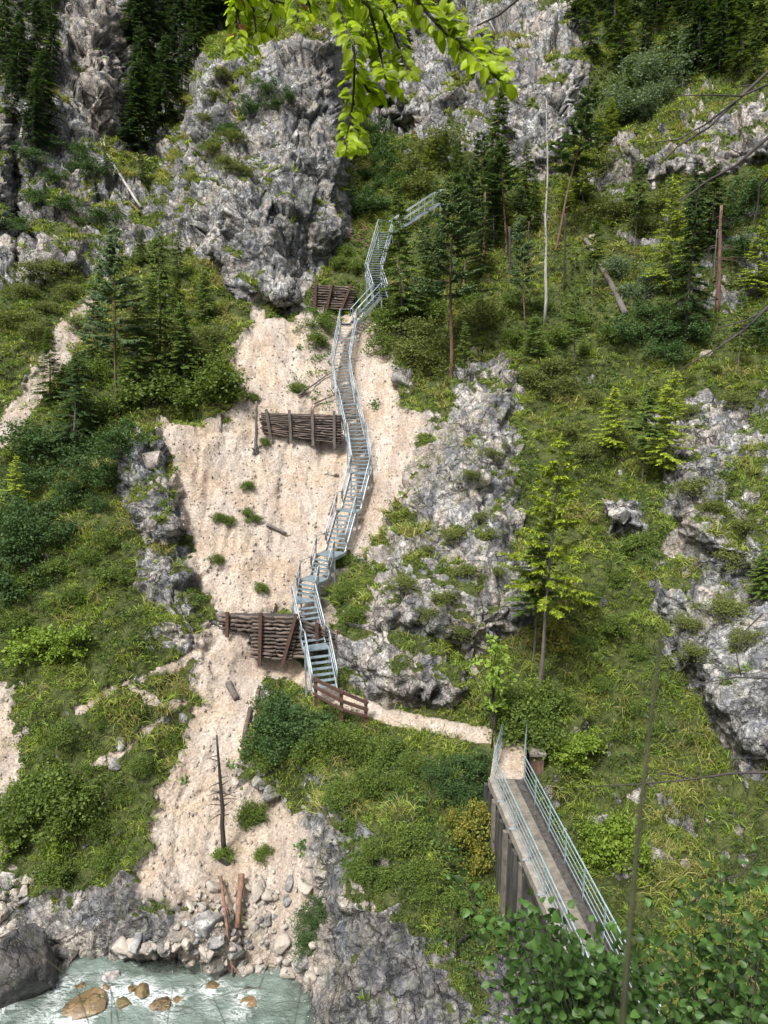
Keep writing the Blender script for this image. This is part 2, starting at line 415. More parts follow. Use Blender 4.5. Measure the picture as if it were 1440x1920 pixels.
gx = np.r_[np.arange(-1000, -80, 40), np.arange(-80, 1521, 3.2), np.arange(1550, 2450, 40)]
gy = np.r_[np.arange(-700, -80, 30), np.arange(-80, 2001, 3.2), np.arange(2020, 2300, 30)]
NX, NY = len(gx), len(gy)
PX, PY = [a.ravel() for a in np.meshgrid(gx, gy)]

def sd_poly(poly, qx=None, qy=None):
    """signed distance in photograph-scale units, positive inside"""
    x = PX if qx is None else qx; y = PY if qy is None else qy
    d = np.full(len(x), 1e9); ins = np.zeros(len(x), bool); n = len(poly)
    for i in range(n):
        (x0, y0), (x1, y1) = poly[i], poly[(i + 1) % n]
        ex, ey = x1 - x0, y1 - y0
        h = np.clip(((x - x0) * ex + (y - y0) * ey) / (ex * ex + ey * ey), 0, 1)
        d = np.minimum(d, np.hypot(x - x0 - h * ex, y - y0 - h * ey))
        if y0 != y1:
            c = ((y0 > y) != (y1 > y)) & (x < (x1 - x0) * (y - y0) / (y1 - y0) + x0); ins ^= c
    return np.where(ins, d, -d)
def d_line(pts):
    d = np.full(len(PX), 1e9)
    for (x0, y0), (x1, y1) in zip(pts[:-1], pts[1:]):
        ex, ey = x1 - x0, y1 - y0
        h = np.clip(((PX - x0) * ex + (PY - y0) * ey) / (ex * ex + ey * ey), 0, 1)
        d = np.minimum(d, np.hypot(PX - x0 - h * ex, PY - y0 - h * ey))
    return d

T = np.clip(tps(PX, PY), 18, 140)
# wobble for outlines
wob = 10 * np.sin(PX * 0.05 + PY * 0.031) + 7 * np.sin(PX * 0.021 - PY * 0.083) + 4 * np.sin(PX * .13 + PY * .11)
_q = np.stack([PX, PY, 0 * PX], 1); wob = 0.6 * wob + 14 * pnoise(_q / 31.0, 8) + 11 * pnoise(_q / 12.0, 9)

PILLAR = [(262,440),(266,380),(320,280),(352,150),(368,90),(430,58),(520,58),(600,40),(642,80),(655,200),(655,350),(664,440),(622,490),(590,520),(583,575),(520,588),(460,572),(410,510),(380,475),(320,465)]
dp = sd_poly(PILLAR) + wob * 0.35
w_ = sstep(-4, 26, dp)
tp = 55.2 + (570 - PY) * 0.0185 + 5.0 * (1 - np.sqrt(np.clip(dp / 130, 0, 1))) + 1.2 * np.abs(PX - 540) / 100 * (PX < 540)
T = T * (1 - w_) + np.minimum(T, tp) * w_
KNOB = [(372,470),(392,400),(420,340),(470,318),(498,360),(522,430),(570,520),(575,572),(510,582),(455,565),(405,505)]
dk_ = sd_poly(KNOB) + wob * 0.25
T = T - 3.2 * sstep(-3, 30, dk_) * (0.55 + 0.45 * np.sqrt(np.clip(dk_ / 70, 0, 1)))
def bulge(poly, h, wd, wb=0.6):
    global T
    d = sd_poly(poly) + wob * wb
    T = T - h * sstep(-4, wd, d) ** 0.7
RIB = [(838,770),(880,690),(960,700),(985,790),(960,900),(975,1040),(1000,1160),(880,1250),(830,1200),(690,1190),(688,1110),(755,960),(790,870)]
bulge(RIB, 1.7, 60)
bulge([(655,1195),(740,1180),(850,1215),(905,1290),(850,1320),(760,1322),(690,1310),(655,1250)], 1.3, 40)
bulge([(222,800),(290,815),(322,870),(345,960),(352,1010),(290,1020),(240,960),(215,880)], 1.8, 26)
bulge([(300,1000),(360,1060),(400,1160),(380,1240),(300,1180),(260,1080)], 0.9, 40)
bulge([(1235,1090),(1300,1080),(1480,1120),(1480,1460),(1390,1410),(1330,1340),(1255,1220)], 1.6, 40)
bulge([(1265,860),(1340,800),(1480,780),(1480,1090),(1330,1060),(1250,960)], 1.6, 40)
bulge([(1130,930),(1190,935),(1195,990),(1135,990)], 0.8, 16)
bulge([(565,1500),(640,1470),(760,1480),(860,1600),(900,1760),(1010,1800),(1010,2100),(590,2100),(585,1860),(600,1720),(570,1600)], 1.1, 60, 0.9)
bulge([(125,-50),(220,-50),(216,190),(196,240),(160,170),(130,60)], 2.5, 30)
bulge([(-60,180),(20,210),(35,330),(20,420),(-60,420)], 2.5, 25)
bulge([(70,430),(150,430),(165,500),(110,520),(65,495)], 1.4, 25)
bulge([(0,560),(70,560),(110,680),(40,740),(-60,700)], 0.8, 30)
bulge([(900,30),(1080,-60),(1110,100),(1060,310),(980,330),(930,200)], 2.6, 40)
bulge([(1160,270),(1290,170),(1480,170),(1480,300),(1330,330),(1200,340)], 1.8, 40)
bulge([(240,1690),(300,1650),(420,1700),(450,1790),(330,1810),(230,1800)], 0.9, 40)
bulge([(870,640),(960,640),(960,720),(900,740),(860,700)], 0.9, 25)
bulge([(740,690),(775,690),(785,740),(750,745)], 0.8, 12)
# gully between pillar and back cliff, cave shadow
gl = sd_poly([(655,120),(760,180),(760,260),(700,330),(680,430),(655,430)]) + wob * .4
T = T + 5 * sstep(-10, 40, gl)
cave = sd_poly([(715,215),(790,215),(785,262),(730,262)])
T = T + 4 * sstep(-6, 20, cave)
lg = sd_poly([(225,0),(350,0),(345,160),(300,270),(270,370),(225,300),(205,200)]) + wob * .5
T = T + 4 * sstep(-10, 60, lg)
cr = d_line([(15, 240), (25, 330), (40, 420), (30, 500)]); T = T + 1.8 * np.exp(-(cr / 11) ** 2)

DX = (PX - 720) / FOC; DZ = CF[2] + (960 - PY) / FOC * CU[2]; DY = CF[1] + (960 - PY) / FOC * CU[1]
WATER_Z = -24.0
def floor_bed(T):
    z = T * DZ; lim = WATER_Z - 0.9
    return np.where(z < lim, lim / np.minimum(DZ, -1e-3), T)
T = floor_bed(T)
D3 = np.stack([DX, DY, DZ], 1)
V0 = D3 * T[:, None]
def grid_normals(V):
    A = V.reshape(NY, NX, 3)
    du = np.zeros_like(A); dv = np.zeros_like(A)
    du[:, 1:-1] = A[:, 2:] - A[:, :-2]; du[:, 0] = A[:, 1] - A[:, 0]; du[:, -1] = A[:, -1] - A[:, -2]
    dv[1:-1] = A[2:] - A[:-2]; dv[0] = A[1] - A[0]; dv[-1] = A[-1] - A[-2]
    n = np.cross(dv, du).reshape(-1, 3)
    n /= np.linalg.norm(n, axis=1)[:, None] + 1e-9
    return n
N0 = grid_normals(V0)

# ---- material fields
R = np.full(len(PX), 0.38); S = np.zeros(len(PX)); WARM = np.zeros(len(PX)); MOSS = np.full(len(PX), 0.8); DARK = np.zeros(len(PX))
def region(poly, r=None, s=None, warm=None, moss=None, soft=18, wb=0.9, dark=None):
    d = sd_poly(poly) + wob * wb; k = sstep(-soft, soft, d)
    for arr, v in ((R, r), (S, s), (WARM, warm), (MOSS, moss), (DARK, dark)):
        if v is not None: arr += (v - arr) * k
region([(-100,-100),(420,-100),(360,150),(270,380),(260,500),(-100,560)], r=0.78, moss=1)
region(PILLAR, r=0.90, moss=0.55)
region([(322,470),(262,420),(270,370),(330,260),(360,100),(430,60),(520,120),(470,200),(440,330),(380,400)], r=0.70, moss=1)
region(KNOB, r=0.97, moss=0.3)
region([(640,60),(760,30),(900,-40),(1090,-60),(1110,150),(1060,310),(1000,330),(900,285),(720,262),(680,220)], r=0.8, moss=0.5)
region([(128,-40),(222,-40),(216,190),(196,260),(170,230),(150,120)], r=0.98, warm=0.55, moss=0.1, soft=10)
region([(-60,200),(22,210),(32,330),(15,420),(-60,420)], r=0.75)
region([(75,440),(150,440),(160,500),(105,515),(70,490)], r=0.85, warm=0.4)
region([(-60,830),(20,740),(100,620),(170,540),(195,560),(150,650),(80,750),(0,850)], r=0.9, s=0.75, warm=0.4, soft=12)
region([(218,800),(300,815),(330,880),(352,960),(372,1060),(345,1120),(290,1050),(235,980)], r=0.8)
region([(280,1010),(370,1060),(420,1160),(390,1250),(300,1200),(250,1080)], r=0.75)
region([(-60,1280),(30,1280),(45,1480),(10,1660),(-60,1700)], r=0.9, s=0.8, warm=0.4)
region(RIB, r=0.97, warm=0.15, moss=1)
region([(655,1195),(740,1180),(850,1215),(905,1290),(850,1325),(760,1325),(690,1310),(655,1250)], r=0.9, warm=0.25, moss=0.3)
region([(690,1000),(780,800),(840,760),(850,800),(800,900),(740,1020),(700,1180),(670,1150)], r=0.8, s=0.3, warm=0.35)
region([(1235,1090),(1300,1080),(1480,1120),(1480,1460),(1390,1410),(1330,1340),(1255,1220)], r=0.98, moss=0.4)
region([(1265,860),(1340,800),(1480,780),(1480,1090),(1330,1060),(1250,960)], r=0.82)
region([(1130,935),(1192,940),(1195,985),(1135,988)], r=1.0, moss=0, soft=6)
region([(1160,275),(1290,170),(1480,170),(1480,300),(1330,330),(1200,340),(1000,340),(1050,290)], r=0.72, warm=0.35)
region([(1090,1480),(1240,1440),(1420,1480),(1440,1680),(1300,1640),(1150,1640)], r=0.66, warm=0.3)
region([(870,640),(960,640),(960,720),(900,740),(860,700)], r=0.75, warm=0.2)
region([(740,690),(775,690),(785,740),(750,745)], r=1.0, moss=0, soft=6)
region([(1220,480),(1440,540),(1440,700),(1300,660)], r=0.4)
region([(1280,760),(1480,720),(1480,1500),(1380,1440),(1300,1320),(1240,1180),(1225,1080),(1260,960)], r=0.90, moss=.6)
region([(1240,1100),(1300,1080),(1480,1110),(1480,1470),(1390,1420),(1330,1345),(1260,1230)], r=1.12, moss=.4)
region([(1030,700),(1110,690),(1110,830),(1050,820)], r=.55)
region([(0,860),(180,880),(220,1000),(120,1120),(0,1100)], r=.34)
region([(-60,1690),(60,1690),(140,1680),(250,1640),(300,1600),(440,1600),(600,1660),(610,1870),(-60,1830)], r=1.05, warm=0.45, moss=0.35, soft=14)
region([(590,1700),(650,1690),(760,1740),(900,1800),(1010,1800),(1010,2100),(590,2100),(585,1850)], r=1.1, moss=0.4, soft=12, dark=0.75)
region([(560,1500),(640,1480),(700,1540),(690,1640),(760,1720),(640,1720),(590,1700)], r=0.72)
region([(330,1640),(450,1620),(610,1680),(610,1860),(420,1840),(300,1810),(250,1790),(340,1740)], s=0.42, warm=0.6)
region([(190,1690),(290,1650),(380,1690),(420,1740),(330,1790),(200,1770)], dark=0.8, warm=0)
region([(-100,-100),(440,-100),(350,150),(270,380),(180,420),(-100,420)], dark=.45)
region([(128,-40),(222,-40),(216,190),(196,260),(170,230),(150,120)], dark=0, warm=1)
region([(560,1490),(600,1580),(635,1700),(595,1720),(560,1600)], r=0.85, soft=10)
region([(760,1440),(860,1440),(880,1500),(790,1520)], r=0.5)
SCREE_UP = [(470,575),(530,595),(580,588),(690,592),(745,610),(722,690),(760,745),(790,800),(745,920),(705,1030),(662,1110),(650,1180),(600,1170),(545,1150),(410,1150),(385,1110),(352,1010),(335,910),(300,800),(345,775),(420,800),(445,745),(425,660),(465,620)]
SCREE_LO = [(385,1165),(470,1185),(480,1235),(560,1248),(600,1290),(500,1275),(478,1330),(465,1400),(450,1470),(560,1520),(585,1640),(600,1720),(520,1760),(420,1690),(330,1690),(260,1680),(290,1590),(280,1540),(300,1480),(360,1350),(372,1270),(365,1200)]
region(SCREE_UP, r=1.2, s=1.0, warm=0.6, moss=0.06, soft=13)
region(SCREE_LO, r=1.2, s=0.9, warm=0.6, moss=0.1, soft=13)
region([(655,1040),(700,1060),(680,1150),(640,1190),(615,1130)], r=0.35, s=0.5, soft=14)
PATH = [(465,1262),(540,1248),(600,1296),(650,1312),(715,1340),(780,1355),(860,1370),(930,1384),(966,1408)]
pk = sstep(19, 11, d_line(PATH) + wob * 0.25)
for arr, v in ((R, 1.3), (S, 1.0), (WARM, .6), (MOSS, 0)): arr += (v - arr) * pk
for tr in ([(382,1215),(330,1245),(240,1280),(150,1335)], [(345,1318),(300,1352),(232,1408),(150,1450)], [(245,1290),(300,1330),(345,1320)]):
    k = 0.95 * sstep(8, 2, d_line(tr) + wob * 0.45)
    for arr, v in ((R, 1.25), (S, 1.0), (WARM, .5), (MOSS, 0)): arr += (v - arr) * k
big = fbm(V0 / 7.0, 3, 91); R = np.where(S < 0.4, R + 0.45 * big + 0.42 * fbm(V0 / 2.2, 3, 92), R)

# ---- displacement
near = np.clip(T / 40.0, 0.6, 2.2)
rk = sstep(0.25, 0.75, R) * (1 - 0.86 * np.clip(S, 0, 1)) + 0.16
warp = np.stack([fbm(V0 / 2.5, 2, s) for s in (5, 6, 7)], 1) * 0.9
Vw = V0 + warp
strat = Vw * np.array([1, 1, 0.62]) @ np.array([[0.94, 0.0, 0.34], [0, 1, 0], [-0.34, 0.0, 0.94]])
f1, e1 = facets(strat / 3.6, 21, .7); f2, e2 = facets(strat / 1.4, 22, .8); f3, e3 = facets(strat / 0.6, 23, .9)
cliffy = np.maximum(sstep(-20, 20, dp), sstep(66, 72, T))
disp = rk * near * ((0.42 + .35 * cliffy) * f1 + (0.24 * f2 + 0.13 * f3) * (1 - .4 * cliffy) - 0.22 * np.exp(-(e1 / 0.05) ** 2) - 0.13 * np.exp(-(e2 / 0.07) ** 2) - .05 * np.exp(-(e3 / .1) ** 2)
                    + (0.20 - .06 * cliffy) * fbm(Vw * np.array([1.3, 1.3, .35]) / 1.9, 5, 31, True, 0.58) + 0.45 * fbm(Vw / 6, 2, 33))
soft_ = (1 - sstep(0.5, 1.0, R))
disp += soft_ * (0.95 * (fbm(V0 / 5.0, 3, 51, True) - .5) + 0.55 * fbm(V0 / 1.5, 3, 52))
disp += np.clip(S, 0, 1) * (0.30 * fbm(V0 * np.array([1, .5, .5]) / 1.8, 3, 61) + 0.07 * fbm(V0 / 0.5, 3, 62) + 0.05 * np.maximum(f3, 0))
# rills running down the scree
disp += np.clip(S, 0, 1) * 0.12 * fbm(V0 * np.array([1.4, .25, .25]), 3, 71, True)
stair_d = d_line(STAIR_PX)
calm = 1 - 0.8 * sstep(60, 25, stair_d); calm *= 1 - 0.95 * sstep(46, 20, d_line(PATH)) 
# bridge landing stays clear
calm *= 1 - 0.9 * sstep(-30, 10, sd_poly([(915, 1385), (1000, 1385), (1010, 1470), (1000, 1700), (930, 1470)]))
disp *= calm
A_ = V0.reshape(NY, NX, 3); eu = np.zeros((NY, NX)); ev = np.zeros((NY, NX))
eu[:, 1:] = np.linalg.norm(A_[:, 1:] - A_[:, :-1], axis=2); ev[1:] = np.linalg.norm(A_[1:] - A_[:-1], axis=2)
stretch = np.maximum(eu, ev).ravel() / (T * 3.2 / FOC)
def blur(a, n):
    A = a.reshape(NY, NX)
    for _ in range(n):
        A = (A + np.roll(A, 1, 0) + np.roll(A, -1, 0) + np.roll(A, 1, 1) + np.roll(A, -1, 1)) / 5
    return A.ravel()
disp *= np.clip(3.2 / np.maximum(blur(stretch, 3), 1e-3), 0.10, 1.0)
ND = np.stack([blur(N0[:, k], 14) for k in range(3)], 1); ND /= np.linalg.norm(ND, axis=1)[:, None] + 1e-9
T1 = T.copy()
V1 = V0 + ND * disp[:, None]
# keep the bed under water flat
V1[:, 2] = np.where(V0[:, 2] < WATER_Z - 0.85, V0[:, 2] + 0.25 * fbm(V0 / 0.9, 2, 81), V1[:, 2])
TN = grid_normals(V1)
def blur(a, n):
    A = a.reshape(NY, NX)
    for _ in range(n):
        A = (A + np.roll(A, 1, 0) + np.roll(A, -1, 0) + np.roll(A, 1, 1) + np.roll(A, -1, 1)) / 5
    return A.ravel()
up = 0.5 * blur(TN[:, 2], 5) + 0.5 * blur(TN[:, 2], 1)
gn = 0.22 * fbm(V0 / 2.0, 4, 95) + 0.34 * fbm(V0 / 0.45, 3, 96, False, .65)
GRASS = sstep(-0.13, 0.17, up - 0.30 + gn + (0.62 - R * 1.15))
GRASS *= 1 - sstep(0.55, 0.95, S); GRASS[V1[:, 2] < WATER_Z + 0.4] = 0
# ---- meshes: the sheet is split by what it is
idx = np.arange(NX * NY).reshape(NY, NX)
Q = np.stack([idx[:-1, :-1], idx[1:, :-1], idx[1:, 1:], idx[:-1, 1:]], -1).reshape(-1, 4)
qc_x = PX[Q].mean(1); qc_y = PY[Q].mean(1)
cls = np.zeros(len(Q), int)                                      # 0 hillside
qpk = pk[Q].mean(1); qS = S[Q].mean(1)
cls[sd_poly([(640,60),(760,30),(900,-60),(1090,-60),(1110,150),(1060,310),(1000,330),(900,285),(720,262),(680,220)], qc_x, qc_y) > 0] = 4
cls[(dp[Q].mean(1) > 4)] = 1
cls[(qS > 0.5) & (sd_poly(SCREE_UP, qc_x, qc_y) > -25)] = 2
cls[(qS > 0.5) & (sd_poly(SCREE_LO, qc_x, qc_y) > -25)] = 2
cls[qpk > 0.5] = 3
cls[(V1[Q][:, :, 2].max(1) < WATER_Z - 0.3)] = 5
for c, nm in enumerate(('hillside', 'rock_pillar', 'scree_slope', 'footpath', 'back_cliff', 'riverbed')):
    q = Q[cls == c]
    if not len(q): continue
    used, inv = np.unique(q, return_inverse=True)
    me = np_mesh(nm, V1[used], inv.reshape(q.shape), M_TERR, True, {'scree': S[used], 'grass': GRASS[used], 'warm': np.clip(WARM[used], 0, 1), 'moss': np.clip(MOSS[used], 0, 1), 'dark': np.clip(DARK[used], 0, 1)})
    tag(meshobj(nm, me), kind='structure')
sub = Q
BVH = BVHTree.FromPolygons(V1.tolist(), sub.tolist())
def G(px, py):
    d = raydir(px, py).normalized()
    h, n, i, ds = BVH.ray_cast(Vector((0, 0, 0)), d)
    return h if h is not None else d * 40
def gz(x, y, z0=None, default=None):
    h, n, i, ds = BVH.ray_cast(Vector((x, y, (z0 if z0 is not None else 60))), Vector((0, 0, -1)))
    return h.z if h is not None else (default if default is not None else -24.0)

# ---- near bank under the camera
nb = MB()
nx_, ny_ = 40, 30
pts = np.array([[-14 + 28 * i / (nx_ - 1), -6 + j * 0.42, 0] for j in range(ny_) for i in range(nx_)])
yy = pts[:, 1]
pts[:, 2] = np.where(yy < 0.6, -1.65 - 0.05 * yy, -1.7 - (yy - 0.6) * 2.6) + 0.35 * fbm(pts / 1.5, 3, 5) * (yy > 0.8)
pts[:, 2] = np.maximum(pts[:, 2], -17.5)
ii = np.arange(nx_ * ny_).reshape(ny_, nx_)
q = np.stack([ii[:-1, :-1], ii[:-1, 1:], ii[1:, 1:], ii[1:, :-1]], -1).reshape(-1, 4)
nn = len(pts)
tag(meshobj('near_bank', np_mesh('near_bank', pts, q, M_TERR, True, {'scree': np.zeros(nn), 'grass': np.full(nn, .8), 'warm': np.zeros(nn), 'moss': np.ones(nn), 'dark': np.zeros(nn)})), kind='structure')
def nearz(x, y): return -1.65 if y < 0.6 else -1.7 - (y - 0.6) * 2.6
# ------------------------------------------------------------------ grass (stuff), after the terrain
def scatter(weight, n, rs):
    fw = weight[Q].mean(1)
    e1 = V1[Q[:, 2]] - V1[Q[:, 0]]; e2 = V1[Q[:, 3]] - V1[Q[:, 1]]
    ar = np.linalg.norm(np.cross(e1, e2), axis=1)
    inn = (qc_x > -75) & (qc_x < 1515) & (qc_y > -75) & (qc_y < 2000)
    tq = np.clip(T[Q[:, 0]], 25, 100)
    p = np.where(inn, fw * ar / tq ** 1.1, 0); p = np.where(fw > 0.35, p, 0); p /= p.sum()
    f = rs.choice(len(Q), n, p=p)
    b = rs.dirichlet((1, 1, 1, 1), n)
    P = (V1[Q[f]] * b[:, :, None]).sum(1)
    return P, TN[Q[f, 0]], f
def blades(P, Nn, nb, L, W, col, rs, lean=1.0, droop=0.9):
    """arched blades in tufts: P (n,3) roots, per-tuft length L and colour"""
    n = len(P); k = n * nb
    base = np.repeat(P, nb, 0) + rs.normal(size=(k, 3)) * np.repeat(L, nb)[:, None] * np.array([.16, .16, .05])
    nrm = np.repeat(Nn, nb, 0)
    tl = np.repeat(rs.normal(size=(n, 3)), nb, 0) * np.array([.35, .2, .1])
    out = nrm * np.array([1, 1, 0.15]) * 0.6 + tl + rs.normal(size=(k, 3)) * np.array([.42, .42, .2]) * lean + np.array([0, 0, 0.6])
    out /= np.linalg.norm(out, axis=1)[:, None]
    l = np.repeat(L, nb) * rs.uniform(0.55, 1.15, k)
    dr = rs.uniform(0.5, 1.2, k) * droop
    mid = base + out * (l * 0.55)[:, None]
    o2 = out * np.array([1, 1, 0.4]) + nrm * 0.25; o2[:, 2] -= dr
    o2 /= np.linalg.norm(o2, axis=1)[:, None]
    tip = mid + o2 * (l * 0.55)[:, None]
    side = np.cross(out, rs.normal(size=(k, 3))); side /= np.linalg.norm(side, axis=1)[:, None] + 1e-9
    w = (np.repeat(W, nb) * rs.uniform(.7, 1.3, k))[:, None] * 0.5
    V = np.stack([base - side * w, base + side * w, mid + side * w * .8, mid - side * w * .8, tip], 1).reshape(-1, 3)
    i = np.arange(k)[:, None] * 5
    F = np.concatenate([i + np.array([[0, 1, 2]]), i + np.array([[0, 2, 3]]), i + np.array([[3, 2, 4]])], 0)
    c = np.repeat(col, nb, 0) * rs.uniform(.55, 1.5, (k, 1))
    C = np.repeat(c, 5, 0)
    return V, F, C
rs = np.random.RandomState(5)
PAL = np.array([(0.072, 0.108, 0.024), (0.11, 0.16, 0.030), (0.15, 0.21, 0.036), (0.20, 0.265, 0.042), (0.24, 0.29, 0.055), (0.25, 0.235, 0.085)])
def grass_layer(name, label, weight, n, nb, l0, l1, w, rs, pal=PAL, lean=1.0):
    P, Nn, f = scatter(weight, n, rs)
    tq = T[Q[f, 0]]
    patch = fbm(P / 3.0, 2, 77) + 0.5 * fbm(P / 0.8, 2, 78) + 0.7 * fbm(P / 9.0, 2, 79)
    ci = np.clip(((patch + 0.55) * 0.9 * len(pal) + rs.normal(size=n) * 1.2), 0, len(pal) - 1).astype(int)
    col = pal[ci] * rs.uniform(.8, 1.2, (n, 1))
    L = rs.uniform(l0, l1, n) * (0.5 + 1.1 * np.clip(patch + .25, 0, 1)) * np.where(rs.rand(n) < .3, .55, 1)
    V, F, C = blades(P, Nn, nb, L, w * np.clip(tq / 36, .8, 2.2), col, rs, lean)
    o = meshobj(name, np_mesh(name, V, F, M_GRASS, False, {'tint': C}))
    return tag(o, label, None, None, 'stuff')
steep_grass = GRASS * (0.25 + 0.75 * sstep(-.22, -.02, fbm(V0 / 1.1, 3, 140)))
g1_ = grass_layer('grass', 'long green grass hanging over the steep slopes', steep_grass, 47000, 9, 0.34, 0.88, 0.034, rs)
g2_ = grass_layer('moss_turf', 'short olive moss and turf on the rock ledges', np.clip(sstep(.12, .5, GRASS) * sstep(0.3, .6, R), 0, 1), 10000, 7, 0.12, 0.30, 0.034, rs,
                  np.array([(0.12, 0.125, 0.03), (0.16, 0.16, 0.045), (0.085, 0.10, 0.025), (0.13, 0.16, 0.03)]), 1.5)
for o_, l_ in ((g1_, 'long green grass hanging over the steep slopes'), (g2_, 'short olive moss and turf on the rock ledges')):
    o_['category'] = 'grass' if o_ is g1_ else 'moss'

# ---- leaf clouds for shrubs and weeds
def leaf_cloud(C, Ndir, size, col, rs, up=0.5):
    """diamond leaves folded along the midrib; C (n,3) centres"""
    n = len(C)
    d = Ndir + rs.normal(size=(n, 3)) * 0.8; d /= np.linalg.norm(d, axis=1)[:, None] + 1e-9
    nr = rs.normal(size=(n, 3)) * 0.7 + np.array([0, -0.25, up]); s = np.cross(d, nr); s /= np.linalg.norm(s, axis=1)[:, None] + 1e-9
    nn = np.cross(s, d); sz = size[:, None]
    V = np.stack([C, C + d * sz * .5 + s * sz * .34 + nn * sz * .08, C + d * sz, C + d * sz * .5 - s * sz * .34 + nn * sz * .08], 1).reshape(-1, 3)
    i = np.arange(n)[:, None] * 4
    F = np.concatenate([i + np.array([[0, 1, 2]]), i + np.array([[0, 2, 3]])], 0)
    return V, F, np.repeat(col, 4, 0)
def weed_layer(name, label, weight, n, nl, r, size, pal, rs):
    P, Nn, f = scatter(weight, n, rs)
    k = n * nl
    B = np.repeat(P, nl, 0); NN = np.repeat(Nn, nl, 0)
    rr = np.repeat(rs.uniform(.5, 1.3, n) * r, nl)[:, None]
    off = rs.normal(size=(k, 3)) * np.array([.7, .7, .45]); C = B + off * rr * 0.7 + NN * rr * .35 + np.array([0, 0, .3]) * rr
    col = np.repeat(pal[rs.randint(0, len(pal), n)], nl, 0) * rs.uniform(.7, 1.3, (k, 1))
    V, F, CC = leaf_cloud(C, off + NN * .5, rs.uniform(.6, 1.2, k) * size, col, rs)
    o = meshobj(name, np_mesh(name, V, F, M_LEAF, False, {'tint': CC}))
    return tag(o, label, 'plants', None, 'stuff')
weed_layer('ground_cover', 'low leafy weeds growing among the grass', np.clip(GRASS * (fbm(V0 / 4, 2, 120) > 0.05), 0, 1), 3600, 20, 0.30, 0.12,
           np.array([(0.07, 0.135, 0.03), (0.10, 0.17, 0.03), (0.05, 0.10, 0.03), (0.13, 0.19, 0.03)]), rs)
scree_w = np.clip(S, 0, 1) * (sd_poly([(560,585),(640,590),(610,760),(560,740)]) > -10).astype(float) * 2 + np.clip(S, 0, 1) * (fbm(V0 / 2.2, 2, 130) > 0.38)
scree_w *= (pk < .2)
weed_layer('scree_weeds', 'small green weeds dotted over the pale scree', np.clip(scree_w, 0, 1), 60, 26, 0.28, 0.17,
           np.array([(0.06, 0.14, 0.03), (0.09, 0.18, 0.03)]), rs)

